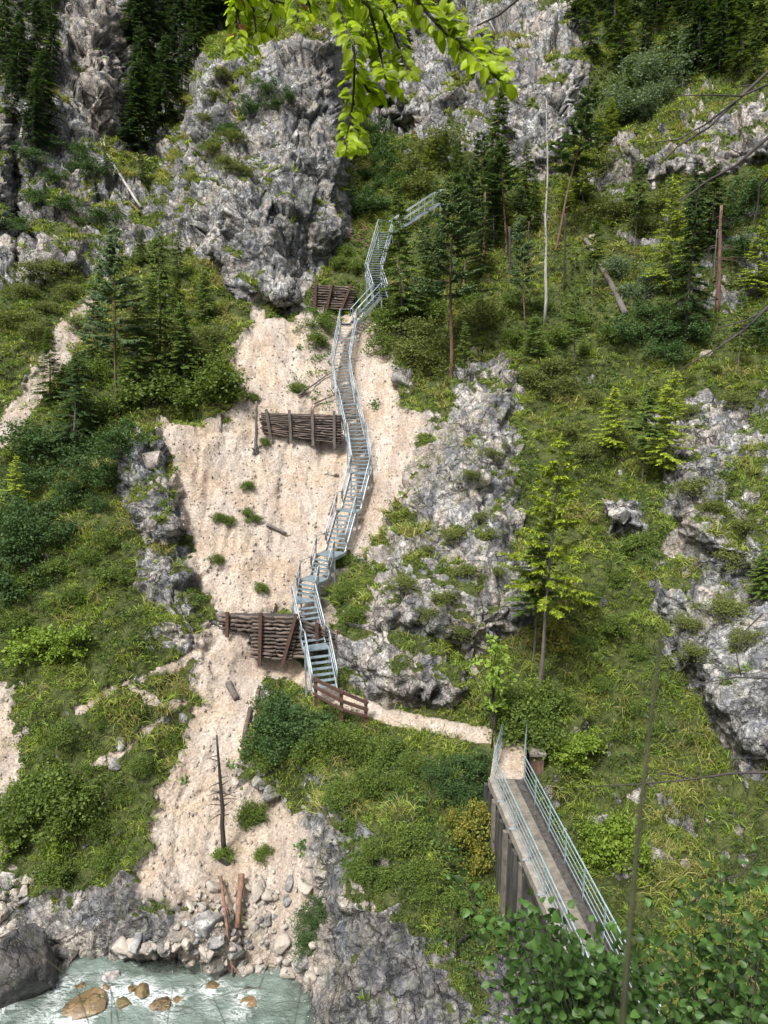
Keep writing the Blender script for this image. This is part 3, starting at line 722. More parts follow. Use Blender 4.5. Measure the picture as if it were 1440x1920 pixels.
# ------------------------------------------------------------------ tree builders (prototype meshes, unit = metres)
def conifer_meshes(name, seed, H=10.0, base=0.25, rad=1.7, droop=0.35, dens=1.0, pal=((0.06, 0.11, 0.03), (0.10, 0.16, 0.035)), bark='bark_grey', taper=0.9, gap=0.0, spray=0.34, bare=0.5, trunk_r=0.013, rad_top=0.12):
    r = np.random.RandomState(seed); rr = random.Random(seed)
    mb = MB()
    tp_ = [Vector((0.05 * math.sin(i * 1.1 + seed), 0.05 * math.cos(i * .9 + seed), H * i / 9)) for i in range(10)]
    mb.tube([Vector((0, 0, -0.5))] + tp_, [trunk_r * H * 1.25] + [max(0.008, trunk_r * H * (1 - (i / 9) ** taper * 0.97)) for i in range(10)], 7)
    C = []; Dv = []; Sz = []; col = []
    z = base * H
    while z < H * 0.99:
        f = (z / H - base) / (1 - base)                           # 0 at the crown's base, 1 at the top
        Lm = rad * ((1 - f) ** 0.8 * (0.45 + 0.55 * min(1, f * 5 + .35)) + rad_top * (1 - f))
        nbr = rr.choice((4, 5, 5, 6))
        for b in range(nbr):
            if rr.random() < gap: continue
            a = rr.uniform(0, 2 * math.pi); L = Lm * rr.uniform(.55, 1.15) + 0.12
            zb = z + rr.uniform(-.12, .12) * H / 10
            elev = 0.35 * f + rr.uniform(-.1, .12)
            m = 5; pp = []
            for k in range(m + 1):
                s = k / m
                pp.append(Vector((math.cos(a) * L * s, math.sin(a) * L * s, zb + L * (elev * s - droop * s * s + 0.12 * s ** 3))))
            mb.tube(pp, [max(.004, 0.011 * L * (1 - .85 * k / m)) for k in range(m + 1)], 3, False)
            nsp = max(5, int(L * 26 * dens))
            side = Vector((-math.sin(a), math.cos(a), 0)); fw = Vector((math.cos(a), math.sin(a), -0.15))
            for k in range(nsp):
                s = 0.18 + 0.82 * (k + rr.random()) / nsp
                if rr.random() < bare * (1 - s) * 0.9: continue
                q = s * m; i0 = min(int(q), m - 1); p = pp[i0].lerp(pp[i0 + 1], q - i0)
                sg = rr.choice((-1, 1)); ang = rr.uniform(.35, 1.1)
                d = fw * math.cos(ang) + side * sg * math.sin(ang) + Vector((0, 0, rr.uniform(-.45, .12)))
                C.append(p); Dv.append(d.normalized()); Sz.append(spray * rr.uniform(.6, 1.25) * (0.55 + 0.45 * (1 - s)) * (1 + .25 * (1 - f)))
                t = rr.random() * 0.75 + 0.25 * s; c0, c1 = pal
                col.append([c0[j] + (c1[j] - c0[j]) * t for j in range(3)])
            C.append(pp[-1]); Dv.append(fw); Sz.append(spray * .7); col.append(list(pal[1]))
        z += H / 10 * (0.26 + 0.10 * rr.random()) * (1 - 0.45 * f)
    C.append(Vector((0, 0, H * .985))); Dv.append(Vector((0, 0, 1))); Sz.append(spray); col.append(list(pal[1]))
    C = np.array(C); Dv = np.array(Dv); Sz = np.array(Sz); col = np.array(col)
    # every spray: needles as narrow triangles fanned along a twig
    k = 6; n = len(C); Vs = []; Fs = []; Cs = []
    for j in range(k):
        s0 = j / k * 0.8
        sgn = 1 if j % 2 else -1
        rv = r.normal(size=(n, 3)) * 0.35; side = np.cross(Dv, np.array([0, 0, 1.0])) ; side /= np.linalg.norm(side, axis=1)[:, None] + 1e-6
        d = Dv * 0.85 + side * sgn * (0.75 if j < k - 1 else 0.1) + rv; d[:, 2] -= 0.12
        d /= np.linalg.norm(d, axis=1)[:, None]
        b0 = C + Dv * (Sz * s0)[:, None]; w = np.cross(d, np.array([0.2, 0.3, 1.0])); w /= np.linalg.norm(w, axis=1)[:, None] + 1e-6
        ln = (Sz * r.uniform(.40, .72, n) * (1 - .35 * s0))[:, None]; ww = (Sz * 0.13)[:, None]
        Vs.append(np.stack([b0 - w * ww, b0 + w * ww, b0 + d * ln], 1).reshape(-1, 3))
        Cs.append(np.repeat(col * r.uniform(.75, 1.25, (n, 1)), 3, 0))
    V = np.concatenate(Vs); F = np.arange(len(V)).reshape(-1, 3); CC = np.concatenate(Cs)
    return (mb.mesh(name + '_trunk', MATS[bark], True), np_mesh(name + '_crown', V, F, M_NEEDLE, False, {'tint': CC}), H)

def broad_meshes(name, seed, H=2.0, W=1.6, nclump=42, nl=46, leaf=0.13, pal=((0.06, 0.12, 0.025), (0.13, 0.2, 0.03)), bark='bark_dark', stems=5, low=0.12, tree=False, spread=0.30):
    r = np.random.RandomState(seed); rr = random.Random(seed); mb = MB(); C = []; Dv = []; col = []
    c0, c1 = np.array(pal[0]), np.array(pal[1])
    if tree:
        mb.tube([Vector((0, 0, -.4)), Vector((.03 * H, 0, H * .3)), Vector((0, .03 * H, H * .65)), Vector((.02 * H, 0, H * .95))], [.009 * H, .007 * H, .005 * H, .002 * H], 6)
    ends = []
    # a few uneven lobes, the leaf clumps sit on them
    lobes = []
    for q in range(8):
        a = rr.uniform(0, 6.28); u = rr.uniform(.1, .75); zf = rr.uniform(.15, .85) if q else .6
        lobes.append((Vector((math.cos(a) * u * W / 2, math.sin(a) * u * W / 2, zf * H * .8)), rr.uniform(.16, .36) * W * (1.1 - .5 * zf)))
    for q in range(nclump):
        a = rr.uniform(0, 2 * math.pi)
        if tree:
            u = rr.random() ** 0.6; zf = low + (1 - low) * rr.random() ** 0.8
            rad = W / 2 * u * math.sqrt(max(0.05, 1 - (max(0, zf - .4) / .68) ** 2)) * rr.uniform(.75, 1.2)
            e = Vector((math.cos(a) * rad, math.sin(a) * rad, zf * H))
        else:
            c_, r_ = lobes[q % 8]; v_ = Vector((rr.gauss(0, 1), rr.gauss(0, 1), rr.gauss(.25, .8))).normalized()
            e = c_ + v_ * r_ * rr.uniform(.6, 1.15); e.z = max(e.z, .05)
        zf = e.z / H; ends.append(e)
        if q % 3 == 0 or tree:
            b = Vector((0, 0, H * zf * .55)) if tree else Vector((math.cos(a) * .08 * W, math.sin(a) * .08 * W, -0.3))
            mb.tube([b, b.lerp(e, .55) + Vector((0, 0, .05 * H)), e], [.003 * H + .006, .002 * H + .003, .003], 4, False)
        n = int(nl * rr.uniform(.4, 1.6)); sp = spread * .46 * rr.uniform(.5, 1.25) * (W / 1.6)
        off = r.normal(size=(n, 3)) * np.array([1, 1, .62]) * sp
        C.append(np.array(e) + off); Dv.append(off + np.array([math.cos(a), math.sin(a), -.2]) * sp)
        t = np.clip(rr.random() * .6 + r.rand(n, 1) * .6, 0, 1)
        col.append(c0 + (c1 - c0) * t)
    C = np.concatenate(C); Dv = np.concatenate(Dv); col = np.concatenate(col)
    V, F, CC = leaf_cloud(C, Dv / (np.linalg.norm(Dv, axis=1)[:, None] + 1e-6), leaf * r.uniform(.6, 1.6, len(C)), col, r)
    return (mb.mesh(name + '_stem', MATS[bark], True), np_mesh(name + '_foliage', V, F, M_LEAF, False, {'tint': CC}), H)

def place_tree(name, proto, base_px, top_px, label, cat, group=None, width=1.0, parts=('trunk', 'crown'), rot=None, sink=0.15, base=None):
    tm, cm, H = proto
    b = base if base is not None else G(*base_px)
    d = raydir(*top_px); t = b.y / d.y; top = d * t
    ax = top - b; L = max(ax.length, .3)
    o = empty(name, b - Vector((0, 0, sink * min(1, L / 5))), label, cat, group)
    s = L / H; o.scale = (s * width, s * width, s)
    o.rotation_euler = (ax.normalized().to_track_quat('Z', 'Y') @ __import__('mathutils').Quaternion((0, 0, 1), rot if rot is not None else rnd.uniform(0, 6.28))).to_euler()
    meshobj(parts[0], tm, o); meshobj(parts[1], cm, o)
    return o
DKP = ((0.038, 0.075, 0.026), (0.075, 0.13, 0.040)); MDP = ((0.06, 0.11, 0.024), (0.14, 0.205, 0.038)); LTP = ((0.12, 0.18, 0.020), (0.34, 0.41, 0.035)); BLP = ((0.055, 0.10, 0.045), (0.12, 0.18, 0.07)); YLP = ((0.14, 0.19, 0.025), (0.30, 0.34, 0.05))
PT = {
 'hero': conifer_meshes('hero_spruce', 1, 12.5, .40, 2.0, .12, 1.6, LTP, gap=.30, spray=.38, trunk_r=.010, bare=.75, rad_top=.3),
 'thin': conifer_meshes('thin_spruce', 2, 8, .42, 1.4, .2, 1.2, MDP, gap=.15, trunk_r=.009, spray=.30),
 'full': conifer_meshes('full_spruce', 3, 10, .10, 2.1, .32, 1.1, MDP),
 'full2': conifer_meshes('full_spruce_b', 4, 10, .16, 1.8, .4, 1.0, DKP),
 'dark': conifer_meshes('dark_spruce', 5, 11, .08, 2.3, .4, 1.0, DKP, spray=.42),
 'pine': conifer_meshes('pine', 6, 11, .42, 1.9, .05, 1.2, BLP, 'bark_red', gap=.25, spray=.40, trunk_r=.011, rad_top=.5),
 'pine2': conifer_meshes('pine_b', 7, 11, .5, 1.7, .1, 1.2, BLP, 'bark_red', gap=.3, spray=.42, trunk_r=.010, rad_top=.5),
 'larch': conifer_meshes('larch', 8, 7, .14, 1.6, .22, 1.0, LTP, gap=.1, spray=.26, trunk_r=.009),
 'small': conifer_meshes('small_spruce', 9, 4, .06, 1.1, .22, 1.4, MDP, spray=.2, trunk_r=.012),
}
SHR = {
 'green': broad_meshes('green_shrub', 21, 2, 2.4, 60, 52, .105, ((0.065, 0.11, 0.024), (0.15, 0.205, 0.036))),
 'dark': broad_meshes('dark_shrub', 22, 2, 2.4, 60, 52, .105, ((0.035, 0.075, 0.025), (0.07, 0.125, 0.035))),
 'grey': broad_meshes('grey_shrub', 23, 2, 2.6, 60, 52, .105, ((0.07, 0.11, 0.06), (0.14, 0.19, 0.10))),
 'bright': broad_meshes('bright_shrub', 24, 2, 2.2, 40, 36, .14, ((0.11, 0.185, 0.022), (0.22, 0.30, 0.04)), spread=.26),
 'yellow': broad_meshes('yellow_shrub', 25, 2, 2.2, 46, 36, .12, ((0.10, 0.145, 0.03), (0.30, 0.27, 0.05)), spread=.26),
 'sapling': broad_meshes('sapling', 26, 5, 1.7, 24, 24, .17, ((0.14, 0.23, 0.03), (0.26, 0.36, 0.06)), tree=True, low=.35, spread=.22),
 'olive': broad_meshes('olive_shrub', 27, 2, 2.6, 58, 50, .10, ((0.075, 0.105, 0.025), (0.15, 0.17, 0.045))),
}
# ------------------------------------------------------------------ steel stairway
NODES = [at(*q, t) for q, t in zip(STAIR_PX, STAIR_T)]
LAND = [.05, .35, .40, .45, .55, .38, .42, .30, .35, .12, .40, .45, .40, .45, .5]      # half length of each landing
STW = 0.55                                                                        # half width of the treads
stair = empty('steel_stairway', NODES[0], 'long galvanised steel stairway zigzagging up the pale scree', 'stairway')
def hor(v): v = Vector((v.x, v.y, 0)); return v.normalized()
dirs = [hor(NODES[i + 1] - NODES[i]) for i in range(len(NODES) - 1)]
tread_me = None
def spart(mb, name, mat, smooth=False):
    o = mb.build(name, MATS[mat], stair, smooth); o.location = -stair.location; return o
tmb = MB().box((0, 0, 0), (STW - .005, .125, .018)); TREAD = tmb.mesh('tread', MATS['tread_grating'])
for i, d in enumerate(dirs):
    lat = Vector((d.y, -d.x, 0))
    a = NODES[i] + d * LAND[i]; b = NODES[i + 1] - d * LAND[i + 1]
    a = Vector((a.x, a.y, NODES[i].z)); b = Vector((b.x, b.y, NODES[i + 1].z))
    run = (b - a)
    n = max(2, round(run.z / 0.20))
    for k in range(1, n + 1):
        p = a.lerp(b, (k - .5) / n); p.z = a.z + run.z * k / n - .02
        if k == n: continue
        o = meshobj('tread', TREAD, stair, p - stair.location); o.rotation_euler = (0, 0, math.atan2(lat.y, lat.x))
    for s in (-1, 1):
        off = lat * s * (STW + .03)
        spart(MB().bar(a + off + Vector((0, 0, -.02)), b + off + Vector((0, 0, -.02)), .045, .22), 'stringer', 'galvanised_steel')
        ho = lat * s * (STW + .05)
        up_ = Vector((0, 0, 1.02)); um = Vector((0, 0, .55))
        e = run.normalized()
        spart(MB().tube([a + ho + um, a + ho + up_ - e * .03 , a + ho + up_ + e * .12, b + ho + up_ - e * .12, b + ho + up_ + e * .03, b + ho + um], .036, 6), 'handrail', 'galvanised_steel', True)
        spart(MB().tube([a + ho + um, b + ho + um], .028, 5), 'middle_rail', 'galvanised_steel', True)
        npst = max(2, int(run.length / 1.5) + 1)
        for k in range(npst):
            p = a.lerp(b, (k + .12) / (npst - .76)) if npst > 1 else a
            spart(MB().bar(p + ho - Vector((0, 0, .08)), p + ho + up_, .05, .05, up=d), 'post', 'galvanised_steel')
for i in range(1, len(NODES)):
    P_ = NODES[i]; din = dirs[i - 1]; dout = dirs[i] if i < len(dirs) else dirs[-1]
    li = Vector((din.y, -din.x, 0)); lo = Vector((dout.y, -dout.x, 0)); w_s = STW + .05
    a = P_ - din * LAND[i]; b = P_ + dout * LAND[i]
    inR, inL, outR, outL = a + li * w_s, a - li * w_s, b + lo * w_s, b - lo * w_s
    spart(MB().poly([inR, outR, outL, inL], .05), 'landing', 'tread_grating')
    for p, q in ((inL, outL), (inR, outR)):
        if (q - p).length > .12:
            spart(MB().bar(p - Vector((0, 0, .08)), q - Vector((0, 0, .08)), .05, .18), 'landing_beam', 'galvanised_steel')
            u1 = Vector((0, 0, 1.0)); u2 = Vector((0, 0, .55))
            mbx = MB(); mbx.tube([p + u1, q + u1], .024, 5)
            spart(mbx, 'landing_rail', 'galvanised_steel', True)
    for p in (inL, inR):
        g = gz(p.x, p.y, p.z + .6, p.z - 1.0)
        if g > p.z: g = p.z - .8
        g = max(g, p.z - 2.2)
        spart(MB().bar((p.x, p.y, g - .35), (p.x, p.y, p.z - .06), .08, .08, up=din), 'support_leg', 'galvanised_steel')
# concrete footing under the wide landing
for i in (3, 4):
    P_ = NODES[i]; g = gz(P_.x + .6, P_.y, P_.z - .1, P_.z - 1)
    fo = MB().box((P_.x + .6, P_.y + .1, min(g, P_.z - .5) - .05), (.42, .3, .3)).build('footing', MATS['concrete_pale'], stair); fo.location = -stair.location

# ------------------------------------------------------------------ log crib walls
def log_wall(name, label, tl, tr, bl, br, t_l, t_r, nlog, posts, seed, lean=0.0, sag=0.0):
    """corner pixels fix where the wall stands; it is a vertical plane between two ground points"""
    rr = random.Random(seed)
    A = at(*bl, t_l); B = at(*br, t_r)
    At = raydir(*tl); At = At * (A.y / At.y); Bt = raydir(*tr); Bt = Bt * (B.y / Bt.y)
    At.y += lean; Bt.y += lean
    root = empty(name, A, label, 'log wall', 'log crib walls across the scree')
    d0 = (B - A).normalized(); nrm = Vector((d0.y, -d0.x, 0)).normalized()
    if nrm.y > 0: nrm = -nrm
    hgt = (At - A).length / nlog
    for k in range(nlog):
        f = (k + .5) / nlog
        p = A.lerp(At, f); q = B.lerp(Bt, f)
        # a row is two or three logs laid end to end
        cuts = [rr.uniform(-.03, .02), rr.uniform(.3, .45), rr.uniform(.6, .75), rr.uniform(.98, 1.03)] if (q - p).length > 4 else [rr.uniform(-.04, .03), rr.uniform(.4, .6), rr.uniform(.97, 1.04)]
        for c0, c1 in zip(cuts[:-1], cuts[1:]):
            m = 5; pts = []
            for j in range(m + 1):
                x = p.lerp(q, c0 + (c1 - c0) * (j / m) * .995); x = x + nrm * rr.uniform(-.03, .06)
                x.z += rr.uniform(-.035, .035) - sag * math.sin(math.pi * (c0 + (c1 - c0) * j / m)) * f
                pts.append(x)
            r0 = hgt * .5 * rr.uniform(.62, .98)
            o = MB().tube(pts, [r0 * rr.uniform(.85, 1.08) for _ in pts], 8).build('log', MATS['log_wood'], root, True); o.location = -root.location
    At0, Bt0 = At.copy(), Bt.copy()
    # earth packed behind the logs
    th = -nrm * .3; At = At - Vector((0, 0, hgt * 1.2)); Bt = Bt - Vector((0, 0, hgt * 1.2))
    mbk = MB().hexa([A + th * .9, B + th * .9, B + th * 3, A + th * 3, At + th * .9, Bt + th * .9, Bt + th * 3, At + th * 3])
    bk = mbk.build('earth_fill', MATS['bark_dark'], root); bk.location = -root.location
    for (u0, u1) in posts:
        p = A.lerp(B, u0); q = At0.lerp(Bt0, u1)
        dd = (q - p).normalized()
        o = MB().bar(p + nrm * (hgt * .6 + .07) - dd * .3, q + nrm * (hgt * .6 + .07) + dd * .18, .17, .12, up=nrm).build('post', MATS['rusty_steel' if seed != 2 else 'bark_grey'], root); o.location = -root.location
    return root
log_wall('log_crib_wall', 'small log crib wall at the foot of the grey rock pillar', (588, 532), (668, 538), (584, 580), (662, 582), 56.6, 56.9, 10, [(.08, .05), (.36, .42), (.70, .86)], 1)
log_wall('log_crib_wall', 'curved log crib wall with pale posts midway up the scree', (488, 772), (640, 776), (492, 812), (640, 834), 46.2, 46.6, 11, [(.10, .08), (.36, .36), (.64, .64), (.91, .91)], 2, sag=.1)
log_wall('log_crib_wall', 'large mossy log crib wall with rusty posts beside the lowest stair flights', (474, 1153), (556, 1155), (470, 1234), (548, 1240), 37.4, 37.2, 12, [(.24, .20), (.80, .99)], 3)
log_wall('log_crib_wall', 'log crib wall wing sloping down to the right behind the stairs', (556, 1156), (640, 1188), (536, 1234), (640, 1236), 37.3, 37.6, 10, [(.55, .45), (.88, .93)], 4)
log_wall('log_crib_wall', 'short log wall of four stacked logs set above the bigger wall', (412, 1150), (476, 1154), (412, 1180), (476, 1186), 38.0, 37.5, 4, [(.28, .28)], 5)

# ------------------------------------------------------------------ brown timber fence at the foot of the stairs
fpx = [(592, 1304, 1270), (640, 1333, 1292), (686, 1344, 1312)]; ft = [34.3, 33.9, 33.9]
fb = [at(x, y, t) for (x, y, _), t in zip(fpx, ft)]
fence = empty('timber_fence', fb[0], 'dark brown timber fence with two rails below the stairs', 'fence')
tops = []
for (x, yb, yt), b in zip(fpx, fb):
    d = raydir(x, yt); tp3 = d * (b.y / d.y); tops.append(tp3)
    o = MB().bar(b - Vector((0, 0, .5)), tp3 + Vector((0, 0, .04)), .15, .15, up=(0, 1, 0)).build('post', MATS['fence_wood'], fence); o.location = -fence.location
for (a, b, ta, tb) in ((fb[0], fb[1], tops[0], tops[1]), (fb[1], fb[2], tops[1], tops[2])):
    for f in (.12, .52, .93):
        p = a.lerp(ta, f); q = b.lerp(tb, f); dd = (q - p).normalized() * .12
        o = MB().bar(p - dd + Vector((0, -.12, 0)), q + dd + Vector((0, -.12, 0)), .07, .15 if f > .2 else .1).build('rail', MATS['fence_wood'], fence); o.location = -fence.location

# ------------------------------------------------------------------ concrete footbridge
BZ = -16.9
bx_of = lambda y: 4.9 + 0.112 * (26.1 - y)
bridge = empty('concrete_footbridge', (bx_of(22), 22, BZ), 'narrow concrete footbridge with blue grey steel railings over the gorge', 'footbridge')
def bpart(mb, name, mat, smooth=False, parent=None):
    o = mb.build(name, MATS[mat], bridge, smooth); o.location = -bridge.location; return o
Y0, Y1 = 6.6, 26.2
def bp(u, y, z): return Vector((bx_of(y) + u, y, BZ + z))
def bslab(u0, u1, y0, y1, z0, z1):
    return MB().hexa([bp(u0, y0, z0), bp(u1, y0, z0), bp(u1, y1, z0), bp(u0, y1, z0), bp(u0, y0, z1), bp(u1, y0, z1), bp(u1, y1, z1), bp(u0, y1, z1)])
y = Y0
while y < Y1 - .1:
    y2 = min(y + 1.45, Y1)
    bpart(bslab(-.47, .26, y + .010, y2 - .010, -.16, rnd.uniform(-.004, .006)), 'deck_slab', 'concrete_deck'); y = y2
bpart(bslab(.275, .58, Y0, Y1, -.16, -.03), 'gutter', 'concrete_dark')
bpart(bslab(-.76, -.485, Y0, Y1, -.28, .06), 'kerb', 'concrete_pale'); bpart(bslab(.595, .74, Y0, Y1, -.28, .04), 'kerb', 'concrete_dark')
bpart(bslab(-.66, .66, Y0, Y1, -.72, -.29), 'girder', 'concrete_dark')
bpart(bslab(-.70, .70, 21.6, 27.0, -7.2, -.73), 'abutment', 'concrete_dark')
for k in range(9):
    bpart(bslab(-.70 - rnd.uniform(.06, .16), -.703, 21.7 + k * .58, 21.7 + k * .58 + rnd.uniform(.16, .32), -7.2, -.40), 'wall_rib', 'concrete_dark' if k % 3 else 'concrete_deck')
bpart(bslab(-.5, .5, 6.0, 8.0, -7, -.74), 'abutment', 'concrete_dark')
for sgn, u, far in ((-1, -.60, Vector((4.98, 28.3, BZ + .12))), (1, .60, Vector((6.08, 28.6, BZ + .12)))):
    p0 = bp(u, Y0, 0); p1 = bp(u, Y1 - .1, 0)
    for z in (1.08, .84, .60, .36, .14):
        mb = MB(); mb.tube([p0 + Vector((0, 0, z)), p1 + Vector((0, 0, z)), far + Vector((0, 0, z))], .028 if z > 1 else .015, 6)
        bpart(mb, 'rail' if z < 1 else 'handrail', 'painted_rail', True)
    k = Y0 + .4
    while k < Y1:
        bpart(MB().bar(bp(u, k, -.2), bp(u, k, 1.08), .045, .065, up=(0, 1, 0)), 'railing_post', 'painted_rail')
        if sgn < 0: bpart(bslab(u - .22, u - .02, k - .04, k + .04, .062, .09), 'post_bracket', 'galvanised_steel')
        k += 1.6
    for f in (.5, 1.0):
        q = p1.lerp(far, f); bpart(MB().bar(q - Vector((0, 0, .5)), q + Vector((0, 0, 1.08)), .045, .06, up=(0, 1, 0)), 'railing_post', 'painted_rail')
pil = empty('concrete_pillar', (6.45, 28.2, BZ - 2), 'stained concrete pillar with a flat slab cap beside the bridge', 'pillar')
o = MB().box((6.45, 28.2, BZ - 1.2), (.27, .3, 1.2)).build('shaft', MATS['concrete_rust'], pil); o.location = -pil.location
o = MB().box((6.43, 28.15, BZ + .07), (.34, .38, .065)).build('cap', MATS['concrete_pale'], pil); o.location = -pil.location
# landing of packed gravel between bridge end and path
lp = MB().poly([(4.2, 26.22, BZ - .005), (5.6, 26.22, BZ - .005), (6.12, 28.6, BZ + .05), (5.95, 30.6, BZ + .12), (4.9, 30.8, BZ + .14), (4.7, 28.4, BZ + .06)], .6)
me = lp.mesh('bridge_landing', M_TERR)
for an, v in (('scree', 1.0), ('grass', 0.0), ('warm', .6), ('moss', 0.0), ('dark', 0.0)):
    a = me.attributes.new(an, 'FLOAT', 'POINT'); a.data.foreach_set('value', [v] * len(me.vertices))
tag(meshobj('landing_ground', me), kind='structure')

# ------------------------------------------------------------------ river
M_WATER, nt, bs = newmat('river_water')
geo = N(nt, 'ShaderNodeNewGeometry'); mp = N(nt, 'ShaderNodeMapping'); mp.inputs['Scale'].default_value = (0.55, 1.1, 1); mp.inputs['Rotation'].default_value = (0, 0, .25)
nt.links.new(geo.outputs['Position'], mp.inputs[0])
w1 = noise_node(nt, 1.1, 5, .6, mp.outputs[0], 1.2); w2 = noise_node(nt, 4.5, 5, .65, mp.outputs[0], 1.5)
fo = N(nt, 'ShaderNodeAttribute', attribute_name='foam').outputs['Fac']; sh = N(nt, 'ShaderNodeAttribute', attribute_name='shallow').outputs['Fac']
col = ramp(nt, w1.outputs[0], [(.3, (0.065, 0.088, 0.070)), (.5, (0.115, 0.150, 0.128)), (.7, (0.17, 0.22, 0.195))]).outputs[0]
w3 = noise_node(nt, 1.7, 6, .68, mp.outputs[0], 2.6)
line = math_n(nt, 'SUBTRACT', 1.0, math_n(nt, 'MULTIPLY', math_n(nt, 'ABSOLUTE', math_n(nt, 'SUBTRACT', w3.outputs[0], .5)), 9.0), True)
fm = math_n(nt, 'MULTIPLY', line, math_n(nt, 'ADD', math_n(nt, 'MULTIPLY', fo, .75), -.06))
fm = math_n(nt, 'ADD', fm, math_n(nt, 'MULTIPLY', fo, math_n(nt, 'SUBTRACT', w2.outputs[0], .45)))
ff = ramp(nt, fm, [(.10, 0), (.60, .85)]).outputs[0]
col = mix(nt, ff, col, (.72, .76, .76))
nt.links.new(col, bs.inputs['Base Color'])
rg = math_n(nt, 'MULTIPLY_ADD', ff, .5); rg.node.inputs[2].default_value = .08; nt.links.new(rg, bs.inputs['Roughness'])
al = math_n(nt, 'SUBTRACT', 1.0, math_n(nt, 'MULTIPLY', sh, .75)); al = math_n(nt, 'MAXIMUM', al, ff); nt.links.new(al, bs.inputs['Alpha'])
bump(nt, math_n(nt, 'ADD', w1.outputs[0], math_n(nt, 'MULTIPLY', w2.outputs[0], .5)), .9, .22, bs)
xs = np.r_[np.arange(-60, -22, 2.0), np.arange(-22, 2, .12), np.arange(2, 30, 1.5)]; ys = np.r_[np.arange(9, 19, 1.0), np.arange(19, 28.5, .12)]
X_, Y_ = [a.ravel() for a in np.meshgrid(xs, ys)]
ROCKS = []          # (x, y, r) in the river, filled before the water is meshed
# ------------------------------------------------------------------ boulders
def boulder_mesh(name, seed, mat, sub=4, rough=.35, ang=1.0, cuts=11, dmin=.42):
    bm = bmesh.new(); bmesh.ops.create_icosphere(bm, subdivisions=sub, radius=1.0)
    P = np.array([v.co for v in bm.verts]); r = np.random.RandomState(seed)
    # planes cut the ball to an angular stone
    for _ in range(cuts):
        n = r.normal(size=3); n /= np.linalg.norm(n); d = r.uniform(dmin, .8)
        e = P @ n - d; P = np.where((e > 0)[:, None], P - n * (e * ang)[:, None], P)
    P = P * (1 + .07 * fbm(P * 1.7 + seed, 3, seed)[:, None] + .05 * rough * fbm(P * 5 + seed, 3, seed + 3, True)[:, None])
    for v, p in zip(bm.verts, P): v.co = p
    me = bpy.data.meshes.new(name); bm.to_mesh(me); bm.free()
    me.polygons.foreach_set('use_smooth', [True] * len(me.polygons)); me.materials.append(mat); return me
BW = [boulder_mesh('pale_rock', s, M_ROCK_W, 3) for s in range(5)]
BG = [boulder_mesh('grey_rock', s + 10, M_ROCK_G, 3) for s in range(4)]
BY = [boulder_mesh('ochre_rock', s + 20, M_ROCK_Y, 3) for s in range(3)]
BD = boulder_mesh('dark_boulder', 33, M_ROCK_D, 5, 1.6, 1.0, 18, .34)
def rock(name, me, pos, sc, label, cat, group=None, rot=None, kids=None):
    o = meshobj(name, me, None, pos); o.scale = sc
    o.rotation_euler = rot or (rnd.uniform(-.6, .6), rnd.uniform(-.6, .6), rnd.uniform(0, 6.28))
    return tag(o, label, cat, group)
b = at(45, 1842, 28.2)
rock('river_boulder', BD, (b.x - .1, b.y + .1, WATER_Z + .35), (2.0, 1.5, 1.75), 'huge wet dark boulder sitting at the river edge', 'boulder', rot=(.25, -.35, .5)); ROCKS.append((b.x, b.y, 1.6))
def onwater(px, py):
    d = raydir(px, py); return d * (WATER_Z / d.z)
for px, py, s, sq, lab in ((150, 1890, 1.0, .38, 'long low ochre rock breaking the river surface'), (268, 1862, .42, .6, 'ochre rock with foam around it in the river'), (233, 1880, .34, .6, 'small brown rock beside the ochre river rock'),
                        (296, 1884, .5, .22, 'flat ochre rock barely under the river surface'), (213, 1832, .38, .8, 'dark mossy rock at the river edge'), (250, 1852, .25, .5, 'small yellow rock near the bank'), (147, 1850, .28, .35, 'pale flat stone at the water edge near the big boulder'),
                        (200, 1852, .25, .3, 'tiny yellow stone between bank and river rocks'), (335, 1872, .25, .2, 'small drowned ochre stone out in the current'), (462, 1880, .4, .16, 'drowned ochre rock in the turquoise water'), (400, 1850, .35, .2, 'submerged yellowish stone below the red logs')):
    p = onwater(px, py); ROCKS.append((p.x, p.y, s))
    me = BY[len(ROCKS) % 3] if 'dark' not in lab else BG[0]
    rock('river_rock', me, (p.x, p.y, p.z - .02 * s), (s * 1.15, s * .9, s * sq), lab, 'rock', rot=(0, 0, rnd.uniform(-.5, .5)))
# rubble along the bank: angular blocks, nothing but their place tells them apart
for k in range(240):
    px = rnd.uniform(225, 600); py = 1835 - rnd.random() ** 1.2 * 175
    if px < 330: py = max(py, 1775)
    g = G(px, py)
    if g.z < WATER_Z - .3 or g.y > 33: continue
    s = rnd.choice((.09, .12, .14, .17, .2, .26, .34, .46)) * rnd.uniform(.8, 1.15)
    grey = rnd.random() < .35
    rock('bank_rock', rnd.choice(BG if grey else BW), g + Vector((0, -.25 * s, .3 * s)), (s * rnd.uniform(.8, 1.25), s * rnd.uniform(.7, 1.1), s * rnd.uniform(.6, .9)),
         'grey angular block in the rubble bank above the river' if grey else 'pale cream block in the rubble bank above the river', 'rock', 'grey rubble on the river bank' if grey else 'pale rubble on the river bank')
for k in range(26):
    px = rnd.uniform(-10, 60); py = rnd.uniform(1640, 1780); g = G(px, py); s = rnd.uniform(.15, .5)
    rock('bank_rock', rnd.choice(BW + BG), g, (s, s * .9, s * .7), 'rock in the pile behind the huge dark boulder', 'rock', 'rocks piled behind the river boulder')
